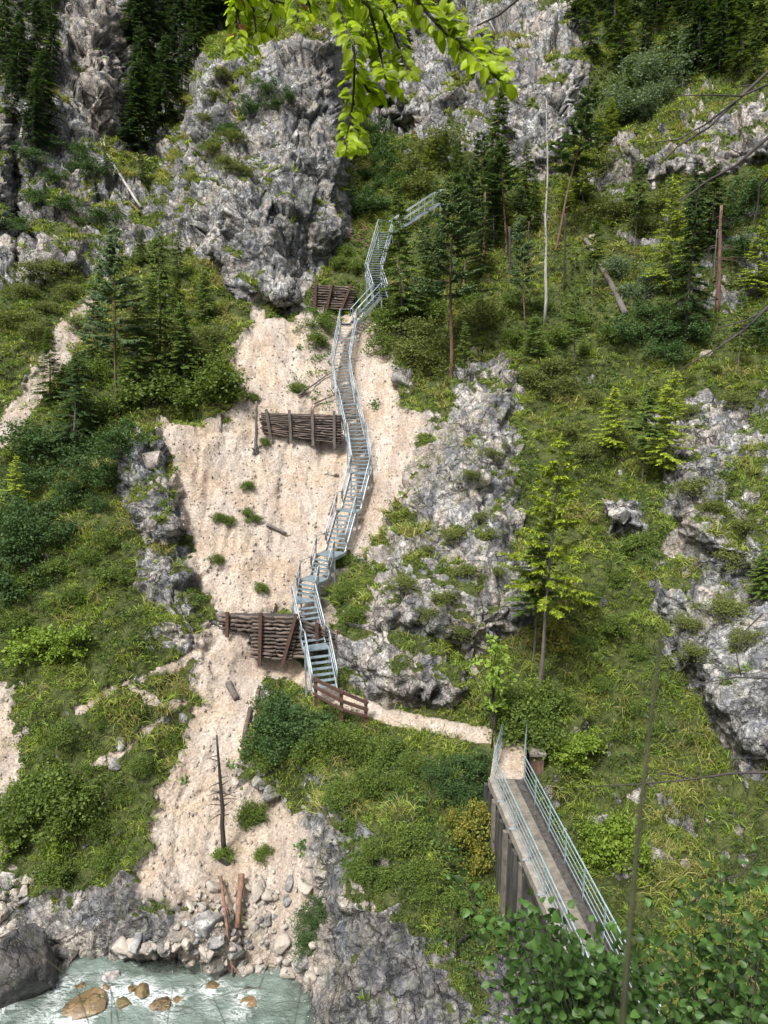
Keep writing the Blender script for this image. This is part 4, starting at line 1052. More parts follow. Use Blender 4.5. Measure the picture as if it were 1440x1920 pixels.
for px, py, s, lab, me in ((628, 889, .35, 'pale square stone lying below the middle log wall', BW[0]), (612, 888, .3, 'grey stone beside the pale square stone', BG[1]), (484, 1467, .5, 'dark grey boulder at the top of the lower gully', BG[2]), (512, 1488, .6, 'grey boulder wedged in the lower gully', BG[3]),
                       (572, 1472, .35, 'grey boulder below the leafy bushes', BG[1]), (226, 1392, .42, 'dark rock sticking out of the grassy left slope', BG[0]), (215, 1430, .5, 'second dark rock on the grassy left slope', BG[2]), (1163, 965, .8, 'smooth blue grey slab face set in the right hand grass', BG[1]),
                       (1112, 446, .55, 'pale rock at the upper end of the fallen log', BW[2]), (1322, 665, .6, 'pale rock among the grass by the right hand fir', BW[3]), (755, 715, .9, 'white blue rock at the right edge of the scree', BG[3]), (385, 1735, .8, 'broad grey block above the rubble bank', BG[0]), (285, 860, .9, 'pale weathered rock tip beside the scree', BW[1]),
                       (500, 1690, .35, 'mossy stone in the damp gully bed', BG[1]), (440, 1780, .55, 'dark wedge shaped rock beside the red log', BG[2])):
    g = G(px, py); rock('boulder', me, g, (s, s * .8, s * .75), lab, 'rock')
# loose stones on the scree: nobody could count them
P, Nn, f = scatter(np.clip(S, 0, 1) * (pk < .3) + 0.0, 6000, np.random.RandomState(9))
t0 = boulder_mesh('stone_proto', 50, M_ROCK_W, 1); tv = np.array([v.co for v in t0.vertices]); tf = np.array([p.vertices[:] for p in t0.polygons]); bpy.data.meshes.remove(t0)
r9 = np.random.RandomState(10); ss = 0.025 + 0.12 * r9.rand(len(P)) ** 3.5
V = (P[:, None] + (tv[None] * ss[:, None, None]) * r9.uniform(.6, 1.3, (len(P), 1, 3))).reshape(-1, 3); Fq = (tf[None] + (np.arange(len(P)) * len(tv))[:, None, None]).reshape(-1, 3)
tag(meshobj('loose_stones', np_mesh('loose_stones', V, Fq, M_ROCK_W)), 'loose pale stones strewn over the scree', 'stones', None, 'stuff')
# water sheet, with foam round the rocks
rk_ = np.array(ROCKS)
dist = np.min(np.hypot(X_[:, None] - rk_[None, :, 0], Y_[:, None] - rk_[None, :, 1]) - rk_[None, :, 2] * .9, axis=1)
foam = np.exp(-np.clip(dist, 0, 9) / .55) * (.5 + .9 * pnoise(np.stack([X_, Y_, 0 * X_], 1) * .8, 4)) + .5 * np.clip(fbm(np.stack([X_ * .4, Y_ * .7, 0 * X_], 1), 3, 9) - .02, 0, 1)
bedz = np.array([gz(x, y, -20, -24.9) if (x > -20 and x < 0 and y > 21) else -24.9 for x, y in zip(X_, Y_)])
shal = np.clip(1 - (WATER_Z - bedz) / .85, 0, 1)
wz = WATER_Z - .06 + .11 * fbm(np.stack([X_ * .8, Y_ * 1.8, 0 * X_], 1), 4, 14, True)
ii = np.arange(len(X_)).reshape(len(ys), len(xs)); q = np.stack([ii[:-1, :-1], ii[:-1, 1:], ii[1:, 1:], ii[1:, :-1]], -1).reshape(-1, 4)
tag(meshobj('river', np_mesh('river', np.stack([X_, Y_, wz], 1), q, M_WATER, True, {'foam': np.clip(foam, 0, 1), 'shallow': shal})), kind='structure')

# ------------------------------------------------------------------ logs, snags and fallen trunks
def log(name, pts, r0, r1, mat, label, cat='log', twigs=0, seed=0, lift=.12, group=None, n=8):
    """pts: list of pixels on the ground, or (px,py,t)"""
    rr = random.Random(seed + 100)
    W = [(at(*p) if len(p) == 3 else G(*p) + Vector((0, -lift, lift))) for p in pts]
    fine = []
    for a, b in zip(W[:-1], W[1:]):
        fine += [a.lerp(b, k / 4) + Vector((rr.uniform(-1, 1), rr.uniform(-1, 1), rr.uniform(-1, 1))) * r0 * .25 for k in range(4)]
    fine.append(W[-1]); L = len(fine) - 1
    mb = MB().tube(fine, [r0 + (r1 - r0) * k / L for k in range(L + 1)], n)
    for k in range(twigs):
        i = rr.randrange(1, L + 1); p = fine[i]; d = (fine[i] - fine[i - 1]).normalized()
        e = (d * .6 + Vector((rr.uniform(-1, 1), rr.uniform(-1, .3), rr.uniform(-.4, .7)))).normalized() * rr.uniform(.4, 1.3)
        mb.tube([p, p + e * .5 + Vector((0, 0, .05)), p + e], [r1 * .55 + .008, r1 * .35 + .006, .005], 4, False)
    o = mb.build(name, MATS[mat], None, True); ctr = fine[0].copy()
    o.data.transform(Matrix.Translation(-ctr)); o.location = ctr
    return tag(o, label, cat, group)
log('fallen_tree', [(1172, 592), (1135, 520), (1096, 452)], .22, .17, 'bark_grey', 'thick fallen trunk lying down the right hand grass slope', twigs=5)
log('red_log', [(455, 1642), (447, 1742)], .14, .10, 'red_wood', 'thick reddish log lying upright on the rubble bank', seed=1, lift=.25)
log('red_log', [(417, 1646), (428, 1740), (441, 1832)], .07, .045, 'red_wood', 'long thin reddish pole reaching down to the river', seed=2, lift=.25, twigs=4)
log('old_log', [(428, 1282), (444, 1312)], .17, .15, 'bark_grey', 'short grey log at the top of the lower scree', seed=3)
log('old_log', [(487, 1290), (478, 1330)], .1, .09, 'log_wood', 'weathered plank leaning beside the leafy bushes', seed=4)
log('old_log', [(470, 1330), (455, 1400)], .12, .1, 'log_wood', 'dark log jammed in the gully under the bushes', seed=5, twigs=4)
log('old_log', [(500, 985), (538, 1004)], .11, .08, 'bark_grey', 'grey stick log lying on the upper scree', seed=6)
log('old_log', [(618, 968), (625, 945)], .08, .06, 'bark_red', 'short red stump stick beside the stairs', seed=7)
log('dead_branch', [(560, 745), (600, 715), (640, 690)], .07, .03, 'bark_grey', 'bare forked branch on the scree above the middle log wall', 'branch', twigs=7, seed=8)
log('dead_branch', [(590, 760), (640, 738)], .06, .03, 'bark_grey', 'second bare branch close above the middle log wall', 'branch', twigs=4, seed=9)
log('fallen_pole', [(265, 392), (225, 330), (188, 268)], .13, .07, 'bark_bleached', 'long pale fallen pole in the dark left gully', twigs=6, seed=10)
log('fallen_pole', [(208, 330), (196, 270)], .12, .06, 'bark_bleached', 'short pale snag beside the long fallen pole', twigs=3, seed=11)
log('fallen_pole', [(36, 302), (46, 220), (56, 150)], .16, .07, 'bark_bleached', 'bleached leaning trunk on the far left cliff', twigs=4, seed=12)
log('fallen_pole', [(55, 103), (25, 60), (-10, 15)], .18, .12, 'bark_dark', 'dark fallen trunk across the upper left corner', twigs=3, seed=13)
log('fallen_pole', [(248, 385), (262, 402)], .12, .1, 'bark_red', 'broken brown log end below the left gully', seed=14)
log('fallen_pole', [(890, 505), (922, 535)], .1, .06, 'bark_red', 'thin reddish fallen trunk between the pines', seed=15)
# brush pile at the mouth of the gully
for k in range(14):
    x = rnd.uniform(645, 690); y = rnd.uniform(425, 470)
    log('brush_stick', [(x, y), (x + rnd.uniform(-26, 26), y + rnd.uniform(-12, 16))], .05, .02, 'bark_red', 'thin brown stick in the brush pile beside the grey pillar', 'stick', seed=20 + k, group='brush pile sticks', lift=rnd.uniform(.1, .5), n=4)
def snag(name, base, top, r0, r1, mat, label, twigs, seed, blen=.9, cat='dead tree'):
    rr = random.Random(seed); b = G(*base); d = raydir(*top); t3 = d * (b.y / d.y)
    L = (t3 - b).length; pts = [b.lerp(t3, k / 8) + Vector((rr.uniform(-1, 1), rr.uniform(-1, 1), 0)) * L * .006 for k in range(9)]; pts[0] -= (t3 - b).normalized() * .4
    root = empty(name, b, label, cat)
    o = MB().tube(pts, [r0 + (r1 - r0) * k / 8 for k in range(9)], 8).build('trunk', MATS[mat], root, True); o.location = -root.location
    for k in range(twigs):
        f = rr.uniform(.25, .97); p = b.lerp(t3, f); a = rr.uniform(0, 6.28); l = blen * rr.uniform(.4, 1.2) * (1.2 - .6 * f)
        e = Vector((math.cos(a), math.sin(a), rr.uniform(-.25, .35))) * l
        mb = MB().tube([p, p + e * .5 + Vector((0, 0, .06 * l)), p + e], [.028, .016, .006], 4, False)
        for q in range(2):
            g = p + e * rr.uniform(.4, .9); mb.tube([g, g + Vector((rr.uniform(-1, 1), rr.uniform(-1, 1), rr.uniform(-.4, .4))) * .3 * l], [.01, .004], 3, False)
        o = mb.build('branch', MATS[mat if mat != 'bark_bleached' else 'bark_grey'], root, True); o.location = -root.location
    return root
snag('dead_tree', (1022, 612), (1026, 185), .12, .015, 'bark_bleached', 'tall bare bleached tree trunk in front of the back cliff', 34, 1, .8)
snag('dead_tree', (1345, 588), (1352, 385), .17, .09, 'bark_red', 'broken reddish trunk with bare side branches on the right slope', 18, 2, 1.6)
snag('dead_tree', (957, 520), (955, 425), .13, .09, 'bark_dark', 'dark bare trunk standing among the middle pines', 4, 3, .7)
snag('dead_tree', (990, 500), (992, 415), .08, .05, 'bark_dark', 'thin dark trunk between the pines and the bleached trunk', 5, 4, .8)
snag('dead_tree', (1057, 545), (1060, 400), .08, .04, 'bark_dark', 'thin dark trunk beside the leaning pine', 6, 5, .8)
snag('dead_tree', (908, 490), (910, 360), .12, .06, 'bark_red', 'red barked pine trunk snapped off above the slope', 4, 6, .7)
snag('dead_tree', (1338, 530), (1345, 430), .07, .04, 'bark_grey', 'thin grey trunk beside the broken reddish trunk', 5, 7, .9)
t_ = snag('uprooted_tree', (421, 1600), (408, 1378), .12, .04, 'bark_dark', 'slender dead tree stuck upright in the lower scree with grassy root ball', 22, 8, .7)
rb = boulder_mesh('root_ball', 60, MATS['bark_dark'], 3); o = meshobj('root_ball', rb, t_, (0, -.1, -.25)); o.scale = (.42, .4, .42)
V, F, C = blades(np.array([[rnd.uniform(-.35, .35), -.2 + rnd.uniform(-.2, .2), rnd.uniform(-.1, .2)] for _ in range(26)]), np.tile([[0, -.5, .8]], (26, 1)), 10, np.full(26, .42), np.full(26, .03), np.tile([[.11, .17, .03]], (26, 1)), rs)
meshobj('grass_tuft', np_mesh('grass_tuft', V, F, M_GRASS, False, {'tint': C}), t_)
t_ = snag('uprooted_stump', (480, 850), (481, 752), .12, .06, 'bark_grey', 'grey stump with a root mass left of the middle log wall', 8, 9, .6, 'stump')
o = meshobj('root_mass', boulder_mesh('root_mass', 61, MATS['bark_grey'], 3, 3), t_, (0, 0, .1)); o.scale = (.32, .3, .45)
for k in range(12):
    a = rnd.uniform(0, 6.28); e = Vector((math.cos(a), math.sin(a), rnd.uniform(-.3, .9))) * rnd.uniform(.4, .8)
    MB().tube([(0, 0, .1), e * .5 + Vector((0, 0, .15)), e], [.05, .03, .008], 4, False).build('root', MATS['bark_grey'], t_, True)
# ------------------------------------------------------------------ conifers
TREES = [
 ('hero', (1010, 1305), (1052, 812), 'tall slender spruce with bright yellow green crown above the bridge path', 1.0),
 ('thin', (1000, 1240), (1012, 985), 'smaller thin spruce standing close beside the tall bright spruce', 1.15),
 ('pine', (845, 705), (848, 318), 'red trunked pine standing right of the upper stairs', 1.0),
 ('full', (755, 625), (745, 335), 'spruce growing just right of the stairs top landing', .85),
 ('pine2', (868, 560), (880, 300), 'blue green pine crowded behind the red trunked pine', 1.0),
 ('full', (915, 420), (944, 150), 'tall spruce rising in front of the streaked back cliff', .8),
 ('pine2', (950, 480), (938, 255), 'dense pine below the tall cliff spruce', 1.15),
 ('pine', (905, 470), (902, 240), 'pine left of the dense pine under the streaked cliff', .9),
 ('pine2', (1040, 470), (1112, 150), 'leaning dark pine with a feathery crown beside the bleached trunk', .95),
 ('full2', (1285, 635), (1312, 300), 'layered fir beside the broken reddish trunk', .85),
 ('larch', (1258, 560), (1262, 330), 'pale green conifer left of the layered fir', .9),
 ('pine', (218, 790), (213, 418), 'tall dark pine on the left grassy spur', .85),
 ('full', (300, 715), (298, 425), 'spruce in the thicket right of the tall left pine', .85),
 ('small', (385, 600), (384, 505), 'small spruce on the rock edge below the grey pillar', 1.0),
 ('full2', (132, 865), (150, 650), 'bushy dark spruce at the lower end of the left thicket', 1.35),
 ('full', (255, 760), (258, 560), 'medium spruce inside the left thicket', 1.2),
 ('full', (345, 735), (340, 560), 'rounded spruce at the scree side of the left thicket', 1.2),
 ('small', (400, 690), (400, 618), 'tiny slim conifer at the top left edge of the scree', .9),
 ('larch', (30, 960), (28, 850), 'small larch at the left of the grassy slope', 1.0),
 ('larch', (1152, 850), (1150, 722), 'yellowish larch on the right slope behind the bright spruce', 1.25),
 ('thin', (1205, 905), (1218, 715), 'dark slim fir right of the yellowish larch', 1.2),
 ('larch', (1247, 900), (1264, 688), 'thin sparse larch next to the right hand rocks', 1.0),
 ('small', (1000, 680), (1005, 590), 'small spruce below the bleached trunk', 1.2),
 ('full', (800, 620), (805, 480), 'low spruce between the stairs and the red trunked pine', 1.0),
 ('small', (1430, 1120), (1436, 1030), 'small blue green conifer on the right hand rocks', 1.2),
 ('full2', (1330, 480), (1345, 300), 'dark fir behind the broken reddish trunk', 1.1),
 ('thin', (1075, 700), (1080, 540), 'slim dark fir on the right slope below the leaning pine', 1.0),
 ('pine', (985, 610), (975, 400), 'slender pine left of the bleached trunk', .75),
 ('thin', (1110, 560), (1118, 400), 'slim fir beside the fallen trunk', .9),
 ('thin', (1190, 470), (1200, 290), 'slim fir below the right hand rock band', .9),
 ('pine2', (1300, 520), (1300, 330), 'slender pine between the firs on the right', .8),
 ('thin', (1385, 700), (1392, 540), 'slim fir on the far right slope above the rocks', .9),
 ('thin', (870, 720), (872, 600), 'slim young fir below the red trunked pine', .9),
 ('full', (180, 700), (172, 520), 'mid green spruce left of the tall left pine', 1.0),
 ('full', (95, 760), (90, 610), 'mid green spruce beside the left scree scar', 1.1),
 ('larch', (1420, 560), (1425, 420), 'pale conifer at the right edge of the steep slope', 1.1),
]
for k, bpx, tpx, lab, wd in TREES: place_tree('conifer_tree', PT[k], bpx, tpx, lab, 'tree', None, wd)
# dark wood on the crags behind, tree by tree
def wood(spots, lab, grp, kinds, h0, h1, seed):
    rr = random.Random(seed)
    for (x, y) in spots:
        h = rr.uniform(h0, h1)
        place_tree('conifer_tree', PT[rr.choice(kinds)], (x, y), (x + rr.uniform(-8, 8), y - h), lab, 'tree', grp, rr.uniform(.9, 1.25))
rr = random.Random(4)
wood([(70,110),(95,150),(85,60),(75,200),(60,270),(60,40),(30,90),(10,160),(30,190),(40,150),(80,250),(5,120),(20,230),(95,110),(60,20),(100,20)], 'dark spruce on the crag left of the pink cliff strip', 'spruces on the far left crag', ('dark', 'full2'), 110, 170, 1)
wood([(258,90),(262,170),(285,60),(300,150),(325,90),(340,190),(262,230),(290,250),(350,40),(380,70),(410,50),(262,20),(320,20),(310,230),(275,120),(262,150),(335,130),(300,200),(260,290),(365,110),(395,30),(270,40),(262,270),(425,30)], 'dark spruce in the gully between pink cliff strip and grey pillar', 'spruces in the dark left gully', ('dark', 'full2', 'dark'), 110, 190, 2)
wood([(1085,60),(1110,110),(1140,50),(1165,130),(1190,40),(1230,60),(1270,30),(1300,90),(1330,50),(1365,90),(1400,40),(1430,90),(1255,140),(1120,20),(1310,130),(1350,140),(1390,130),(1420,150),(1095,30),(1150,90),(1210,100),(1240,20),(1290,50),(1380,60)], 'dark spruce on the wooded crag right of the back cliff', 'spruces on the upper right crag', ('dark', 'full2', 'full'), 110, 180, 3)
wood([(670,60),(700,110),(735,60),(760,130),(690,30),(780,40),(830,30)], 'dark tree in the cleft behind the pillar', 'trees in the upper cleft', ('dark', 'full2'), 80, 130, 4)
wood([(800,340),(830,320),(780,375),(855,345)], 'young spruce behind the topmost stair flight', 'young spruces behind the top flight', ('full', 'larch'), 60, 95, 5)
wood([(1180,230),(1140,270),(1100,300)], 'slim spruce on the ledge above the right slope', 'ledge spruces', ('full', 'larch'), 90, 130, 6)
wood([(880,430),(925,470),(970,450),(985,400),(865,400),(940,420),(900,520),(820,520),(800,560),(1000,440)], 'spruce in the stand below the back cliff', 'spruces below the back cliff', ('full', 'full2', 'pine2'), 100, 160, 9)
wood([(1080,350),(1120,310),(1060,400),(1095,380)], 'feathery spruce behind the leaning dark pine', 'spruces behind the leaning pine', ('full', 'larch'), 80, 130, 10)
wood([(200,330),(180,380),(270,345)], 'small dark spruce below the fallen poles', 'small spruces in the left gully', ('full2', 'small'), 50, 80, 7)
wood([(210,505),(262,500),(185,560),(330,520),(330,600),(280,620)], 'mixed young spruce at the top of the left thicket', 'young spruces in the left thicket', ('full', 'full2', 'larch'), 70, 120, 8)

# ------------------------------------------------------------------ shrubs and saplings
def shrub(kind, base_px, h_px, label, group=None, width=1.0, name='shrub', cat='bush', parts=('stem', 'foliage')):
    return place_tree(name, SHR[kind], base_px, (base_px[0] + rnd.uniform(-4, 4), base_px[1] - h_px), label, cat, group, width, parts)
def shrubs(kind, spots, label, group, h0, h1, wd=1.0):
    for (x, y) in spots: shrub(kind, (x, y), rnd.uniform(h0, h1), label, group, wd * rnd.uniform(.85, 1.2))
shrubs('dark', [(520,1345),(500,1388),(555,1372),(590,1388),(535,1415)], 'dark green leafy bush below the fence', 'dark bushes below the fence', 62, 78)
shrubs('green', [(615,1400),(645,1412),(675,1420),(575,1430),(510,1445),(480,1420)], 'mid green leafy bush below the fence', 'green bushes below the fence', 45, 62)
shrubs('green', [(735,1420),(715,1450),(775,1440),(690,1480),(748,1478)], 'mid green bush below the middle of the footpath', 'bushes below the footpath', 34, 52)
shrubs('dark', [(830,1462),(868,1455),(895,1462),(885,1500),(850,1495),(905,1520)], 'dark green bush left of the bridge end', 'dark bushes by the bridge end', 40, 56)
shrubs('yellow', [(868,1590),(905,1560),(845,1550),(890,1640)], 'yellowing bush beside the left wall of the bridge', 'yellowing bushes by the bridge wall', 40, 85, .7)
shrubs('green', [(960,1370),(985,1385),(1000,1350),(945,1345),(1025,1400),(1020,1345)], 'green bush under the bright spruce', 'bushes under the bright spruce', 60, 85)
shrubs('bright', [(1070,1440),(1100,1430)], 'bright yellow green maple shrub right of the bridge', 'bright maple shrubs', 55, 75)
shrubs('bright', [(1130,1640),(1160,1600),(1200,1640),(1110,1600)], 'sparse yellow green sapling shrub right of the bridge', 'saplings right of the bridge', 60, 85, .8)
shrubs('bright', [(75,1240),(110,1250),(140,1225)], 'bright lime leafed shrub on the left grassy slope', 'lime shrubs on the left slope', 50, 70, 1.2)
shrubs('bright', [(105,1600),(20,1590)], 'small lime leafed sapling above the bank', 'lime saplings above the bank', 28, 42, 1.2)
shrubs('green', [(60,1520),(95,1500),(35,1550),(120,1530)], 'rounded green bush on the grassy left slope', 'bushes on the left slope', 70, 100, 1.1)
shrubs('dark', [(20,1060),(50,1040),(15,1130),(60,1010),(30,1000)], 'dark shadowed bush at the far left of the slope', 'dark bushes at the far left', 70, 100, 1.1)
shrubs('green', [(165,800),(205,835),(240,780),(290,770),(330,760),(370,755),(400,740),(420,745),(180,720),(140,720),(265,720),(310,735)], 'green bush in the left thicket', 'bushes in the left thicket', 50, 95, 1.1)
shrubs('olive', [(350,690),(390,650),(370,700),(320,660),(250,640),(300,640)], 'olive green bush in the upper left thicket', 'olive bushes in the left thicket', 45, 75, 1.1)
shrubs('dark', [(220,850),(180,870),(100,850),(60,850)], 'dark bush under the bushy dark spruce', 'dark bushes under the left spruce', 50, 75, 1.2)
shrubs('olive', [(790,660),(825,680),(770,690),(810,710),(860,640),(905,620)], 'olive brown bush under the red trunked pine', 'olive bushes under the pines', 50, 85, 1.0)
shrubs('green', [(720,660),(735,620),(760,590),(820,600),(870,590)], 'green bush along the right side of the upper stairs', 'bushes right of the upper stairs', 40, 65, 1.1)
shrubs('grey', [(1190,190),(1215,150),(1230,200),(1260,160),(1170,230),(1280,120),(1205,225)], 'grey green willow bush on the upper right crag', 'grey willows on the upper right crag', 55, 85, 1.2)
shrubs('dark', [(700,280),(725,300),(690,340),(715,360),(740,320),(680,390),(710,400),(695,255),(750,350)], 'dark leafy bush in the cleft', 'dark bushes in the cleft', 30, 48, 1.5)
shrubs('olive', [(770,340),(800,300),(830,290),(870,320),(790,370)], 'olive bush below the dark cave of the back cliff', 'olive bushes below the cave', 38, 60, 1.2)
shrubs('olive', [(1020,745),(1060,740),(1000,720),(1045,705)], 'reddish olive bush on the right slope', 'reddish bushes on the right slope', 34, 52, 1.3)
shrubs('dark', [(1240,640),(1210,600),(1180,640),(1260,670),(1300,640)], 'dark low bush under the layered fir', 'dark bushes by the layered fir', 36, 56, 1.3)
shrubs('grey', [(1195,560),(1170,520),(1225,540)], 'grey green bush near the fallen trunk', 'grey bushes near the fallen trunk', 40, 62, 1.2)
shrubs('olive', [(1150,420),(1190,400),(1240,400),(1280,430),(1120,330),(1210,440)], 'olive bush on the rocky top of the right slope', 'olive bushes on the upper right slope', 38, 60, 1.2)
shrubs('dark', [(1390,480),(1370,420),(1410,380),(1430,640)], 'dark bush at the right edge of the slope', 'dark bushes at the right edge', 46, 70, 1.2)
shrubs('dark', [(500,180),(520,205),(470,215),(430,250),(540,190)], 'dark cushion bush on the pillar face', 'bushes on the pillar face', 24, 40, 1.4)
shrubs('olive', [(400,190),(420,150),(440,270),(400,290),(380,230),(430,320),(460,330)], 'olive moss cushion on the pillar shoulder', 'moss cushions on the pillar shoulder', 20, 34, 1.8)
shrubs('olive', [(880,900),(920,860),(900,980),(850,1010),(800,1040),(880,1080),(930,1080),(760,1100),(830,1130),(860,1190),(800,1160),(920,1010)], 'low olive cushion plant on the rocky rib', 'cushions on the rocky rib', 18, 30, 1.7)
shrubs('green', [(665,1080),(650,1120),(660,1160),(640,1060)], 'low plant on the damp slope by the stairs', 'plants right of the lower stairs', 24, 40, 1.3)
shrubs('green', [(600,620),(590,645),(612,605),(640,500),(665,510),(650,480),(620,560),(645,560)], 'leafy butterbur clump around the topmost log wall', 'leafy clumps by the top log wall', 22, 36, 1.5)
shrubs('green', [(408,975),(425,978),(475,980),(462,915),(405,1052),(485,1105),(466,965)], 'small bright green plant on the open upper scree', 'small plants on the scree', 12, 18, 1.7)
shrubs('green', [(495,835),(470,750),(560,735),(585,800),(520,790)], 'small green tuft plant near the middle log wall', 'tuft plants by the middle log wall', 18, 28, 1.3)
shrubs('green', [(470,1545),(495,1610),(475,1530)], 'fresh green plant in the lower gully', 'plants in the lower gully', 24, 36, 1.2)
shrubs('dark', [(590,1740),(575,1770),(600,1710)], 'dark moss clump on the edge of the river cliff', 'moss clumps by the river cliff', 24, 36, 1.4)
shrubs('dark', [(130,940),(90,970),(170,910),(40,900),(120,1010),(180,960),(210,900),(75,920),(150,880)], 'dark bush left of the rock tower', 'dark bushes left of the rock tower', 38, 62, 1.2)
shrubs('green', [(60,1100),(110,1080),(160,1050),(200,1020),(90,1150),(30,1180),(140,1120),(210,1090)], 'green bush on the middle left slope', 'bushes in the middle left slope', 26, 46, 1.3)
shrubs('olive', [(40,560),(90,590),(130,560),(60,640),(20,620),(150,620),(110,520),(60,520)], 'olive bush on the slope beside the left scree scar', 'olive bushes by the left scar', 30, 52, 1.3)
shrubs('dark', [(60,300),(100,340),(140,320),(70,380),(40,430),(120,390),(170,330),(190,420),(150,290),(90,280)], 'dark bush on the mossy left buttress', 'dark bushes on the left buttress', 26, 46, 1.4)
shrubs('green', [(960,640),(1040,640),(1100,660),(1000,610),(930,600),(1080,610),(1140,640),(1020,580),(960,570)], 'green bush scattered on the sunny right slope', 'bushes scattered on the right slope', 22, 40, 1.3)
shrubs('olive', [(1110,760),(1060,820),(1180,760),(1230,740),(1290,720),(1340,700),(1100,860),(1300,780),(1380,760)], 'olive bush behind the bright spruce', 'olive bushes behind the bright spruce', 22, 40, 1.3)
shrubs('green', [(1100,1130),(1150,1180),(1090,1220),(1200,1230),(1130,1290),(1180,1330),(1080,1330),(1230,1380),(1160,1090),(1200,1030)], 'low bush right of the bright spruce', 'low bushes right of the bright spruce', 18, 34, 1.4)
shrubs('green', [(650,1560),(700,1600),(760,1580),(720,1660),(800,1680),(680,1640),(780,1640),(640,1500),(850,1700),(900,1740)], 'low green bush on the grassy knoll', 'low bushes on the knoll', 22, 40, 1.4)
shrubs('green', [(180,1360),(120,1390),(250,1340),(160,1450),(230,1500),(180,1560),(260,1440),(100,1640),(200,1620),(320,1390)], 'low bush on the lower left slope', 'low bushes on the lower left slope', 20, 36, 1.4)
shrubs('olive', [(1285,1180),(1300,1230),(1360,1150),(1400,1210),(1380,1060),(1340,960),(1400,1000),(1300,930)], 'olive turf cushion on the pale right rocks', 'turf cushions on the right rocks', 22, 38, 1.6)
place_tree('young_tree', SHR['sapling'], (920, 1400), (926, 1195), 'slender pale green sapling beside the footpath end', 'sapling', None, 1.0, ('trunk', 'crown'))
shrub('yellow', (1045, 1215), 70, 'orange yellow shrub right of the tall bright spruce trunk', None, .8)

# ------------------------------------------------------------------ foreground: beech sprays, hazel bush, bare twigs, stalks
def leaf_blade(name, kind, mat, seed):
    """one leaf, base at the origin, tip along +x, unit length, curved and veined"""
    r = random.Random(seed); nu, nv = 9, 5; V = []; F = []
    for i in range(nu):
        u = i / (nu - 1)
        if kind == 'beech': wv = .34 * (math.sin(math.pi * min(1, u ** .85)) ** .75) if 0 < u < 1 else .004
        else: wv = .44 * (math.sin(math.pi * u ** .72) ** .62) * (1 - .25 * u) if 0 < u < 1 else .004
        for j in range(nv):
            v = j / (nv - 1) * 2 - 1
            zig = (1 + (.07 if kind == 'hazel' else .025) * (-1) ** i * abs(v))
            z = .10 * abs(v) * wv / .34 - .22 * u * u + .012 * math.cos(i * math.pi) * (1 - abs(v)) + r.uniform(-.008, .008)
            V.append((u, v * wv * zig, z))
    for i in range(nu - 1):
        for j in range(nv - 1):
            a = i * nv + j; F.append((a, a + nv, a + nv + 1, a + 1))
    me = bpy.data.meshes.new(name); me.from_pydata(V, [], F); me.update(); me.polygons.foreach_set('use_smooth', [True] * len(F)); me.materials.append(mat); return me
M_BEECH = leaf_mat('beech_leaf', (0.29, 0.39, 0.013), .60, .45, False, .45)
M_BEECH_D = leaf_mat('beech_leaf_brown', (0.16, 0.055, 0.02), .3, .5, False, .3)
M_HAZEL = leaf_mat('hazel_leaf', (0.042, 0.088, 0.018), .22, .5, False, .6)
M_HAZEL_D = leaf_mat('hazel_leaf_red', (0.22, 0.075, 0.025), .25, .5, False, .3)
BL = [leaf_blade('beech_leaf', 'beech', M_BEECH, s) for s in range(3)]; BLD = leaf_blade('beech_leaf_brown', 'beech', M_BEECH_D, 9)
HL = [leaf_blade('hazel_leaf', 'hazel', M_HAZEL, s + 20) for s in range(3)]; HLD = leaf_blade('hazel_leaf_red', 'hazel', M_HAZEL_D, 30)
def add_leaf(me, parent, base, d, nrm, size, off):
    d = d.normalized(); y = nrm.cross(d)
    y = y.normalized() if y.length > 1e-5 else d.orthogonal(); z = d.cross(y)
    M3 = Matrix((d, y, z)).transposed()
    o = meshobj('leaf', me, parent); o.matrix_local = Matrix.Translation(base - off) @ (M3 * size).to_4x4(); return o
def join_leaves(name, items, lib, mat, off, parent, rr):
    VV = []; FF = []; nv = 0
    for (p, d, nn, sz, _) in items:
        me = rr.choice(lib); d = d.normalized(); yv = nn.cross(d).normalized(); zv = d.cross(yv)
        c = np.array([v.co for v in me.vertices]); VV.append(c @ np.array([d, yv, zv]) * sz + np.array(p - off))
        FF.append(np.array([f_.vertices[:] for f_ in me.polygons]) + nv); nv += len(c)
    if not VV: return None
    o = meshobj(name, np_mesh(name, np.concatenate(VV), np.concatenate(FF), mat, True), parent); o['kind'] = 'stuff'; return o
# the beech stands right of the camera, its limb passes over the picture
bt = empty('beech_tree', (4.6, 1.0, nearz(4.6, 1.0)), 'beech with hanging sprays of backlit yellow green leaves overhead', 'tree')
def rel(mb, name, mat, parent, off, smooth=True):
    o = mb.build(name, mat, parent, smooth); o.location = -off; return o
rel(MB().tube([(4.6, 1.0, -3.6), (4.58, 1.0, -1), (4.52, 1.05, 1.2), (4.4, 1.1, 3.2), (4.35, 1.1, 5)], [.17, .15, .13, .11, .08], 9), 'trunk', MATS['bark_grey'], bt, bt.location)
limb = [Vector((4.45, 1.08, 2.6)), Vector((2.9, 1.5, 2.55)), Vector((1.6, 2.2, 2.3)), Vector((.7, 2.7, 2.15)), Vector((-.3, 2.9, 2.1)), Vector((-1.2, 3.1, 2.2))]
rel(MB().tube(limb, [.075, .06, .045, .032, .022, .008], 7), 'limb', MATS['bark_dark'], bt, bt.location)
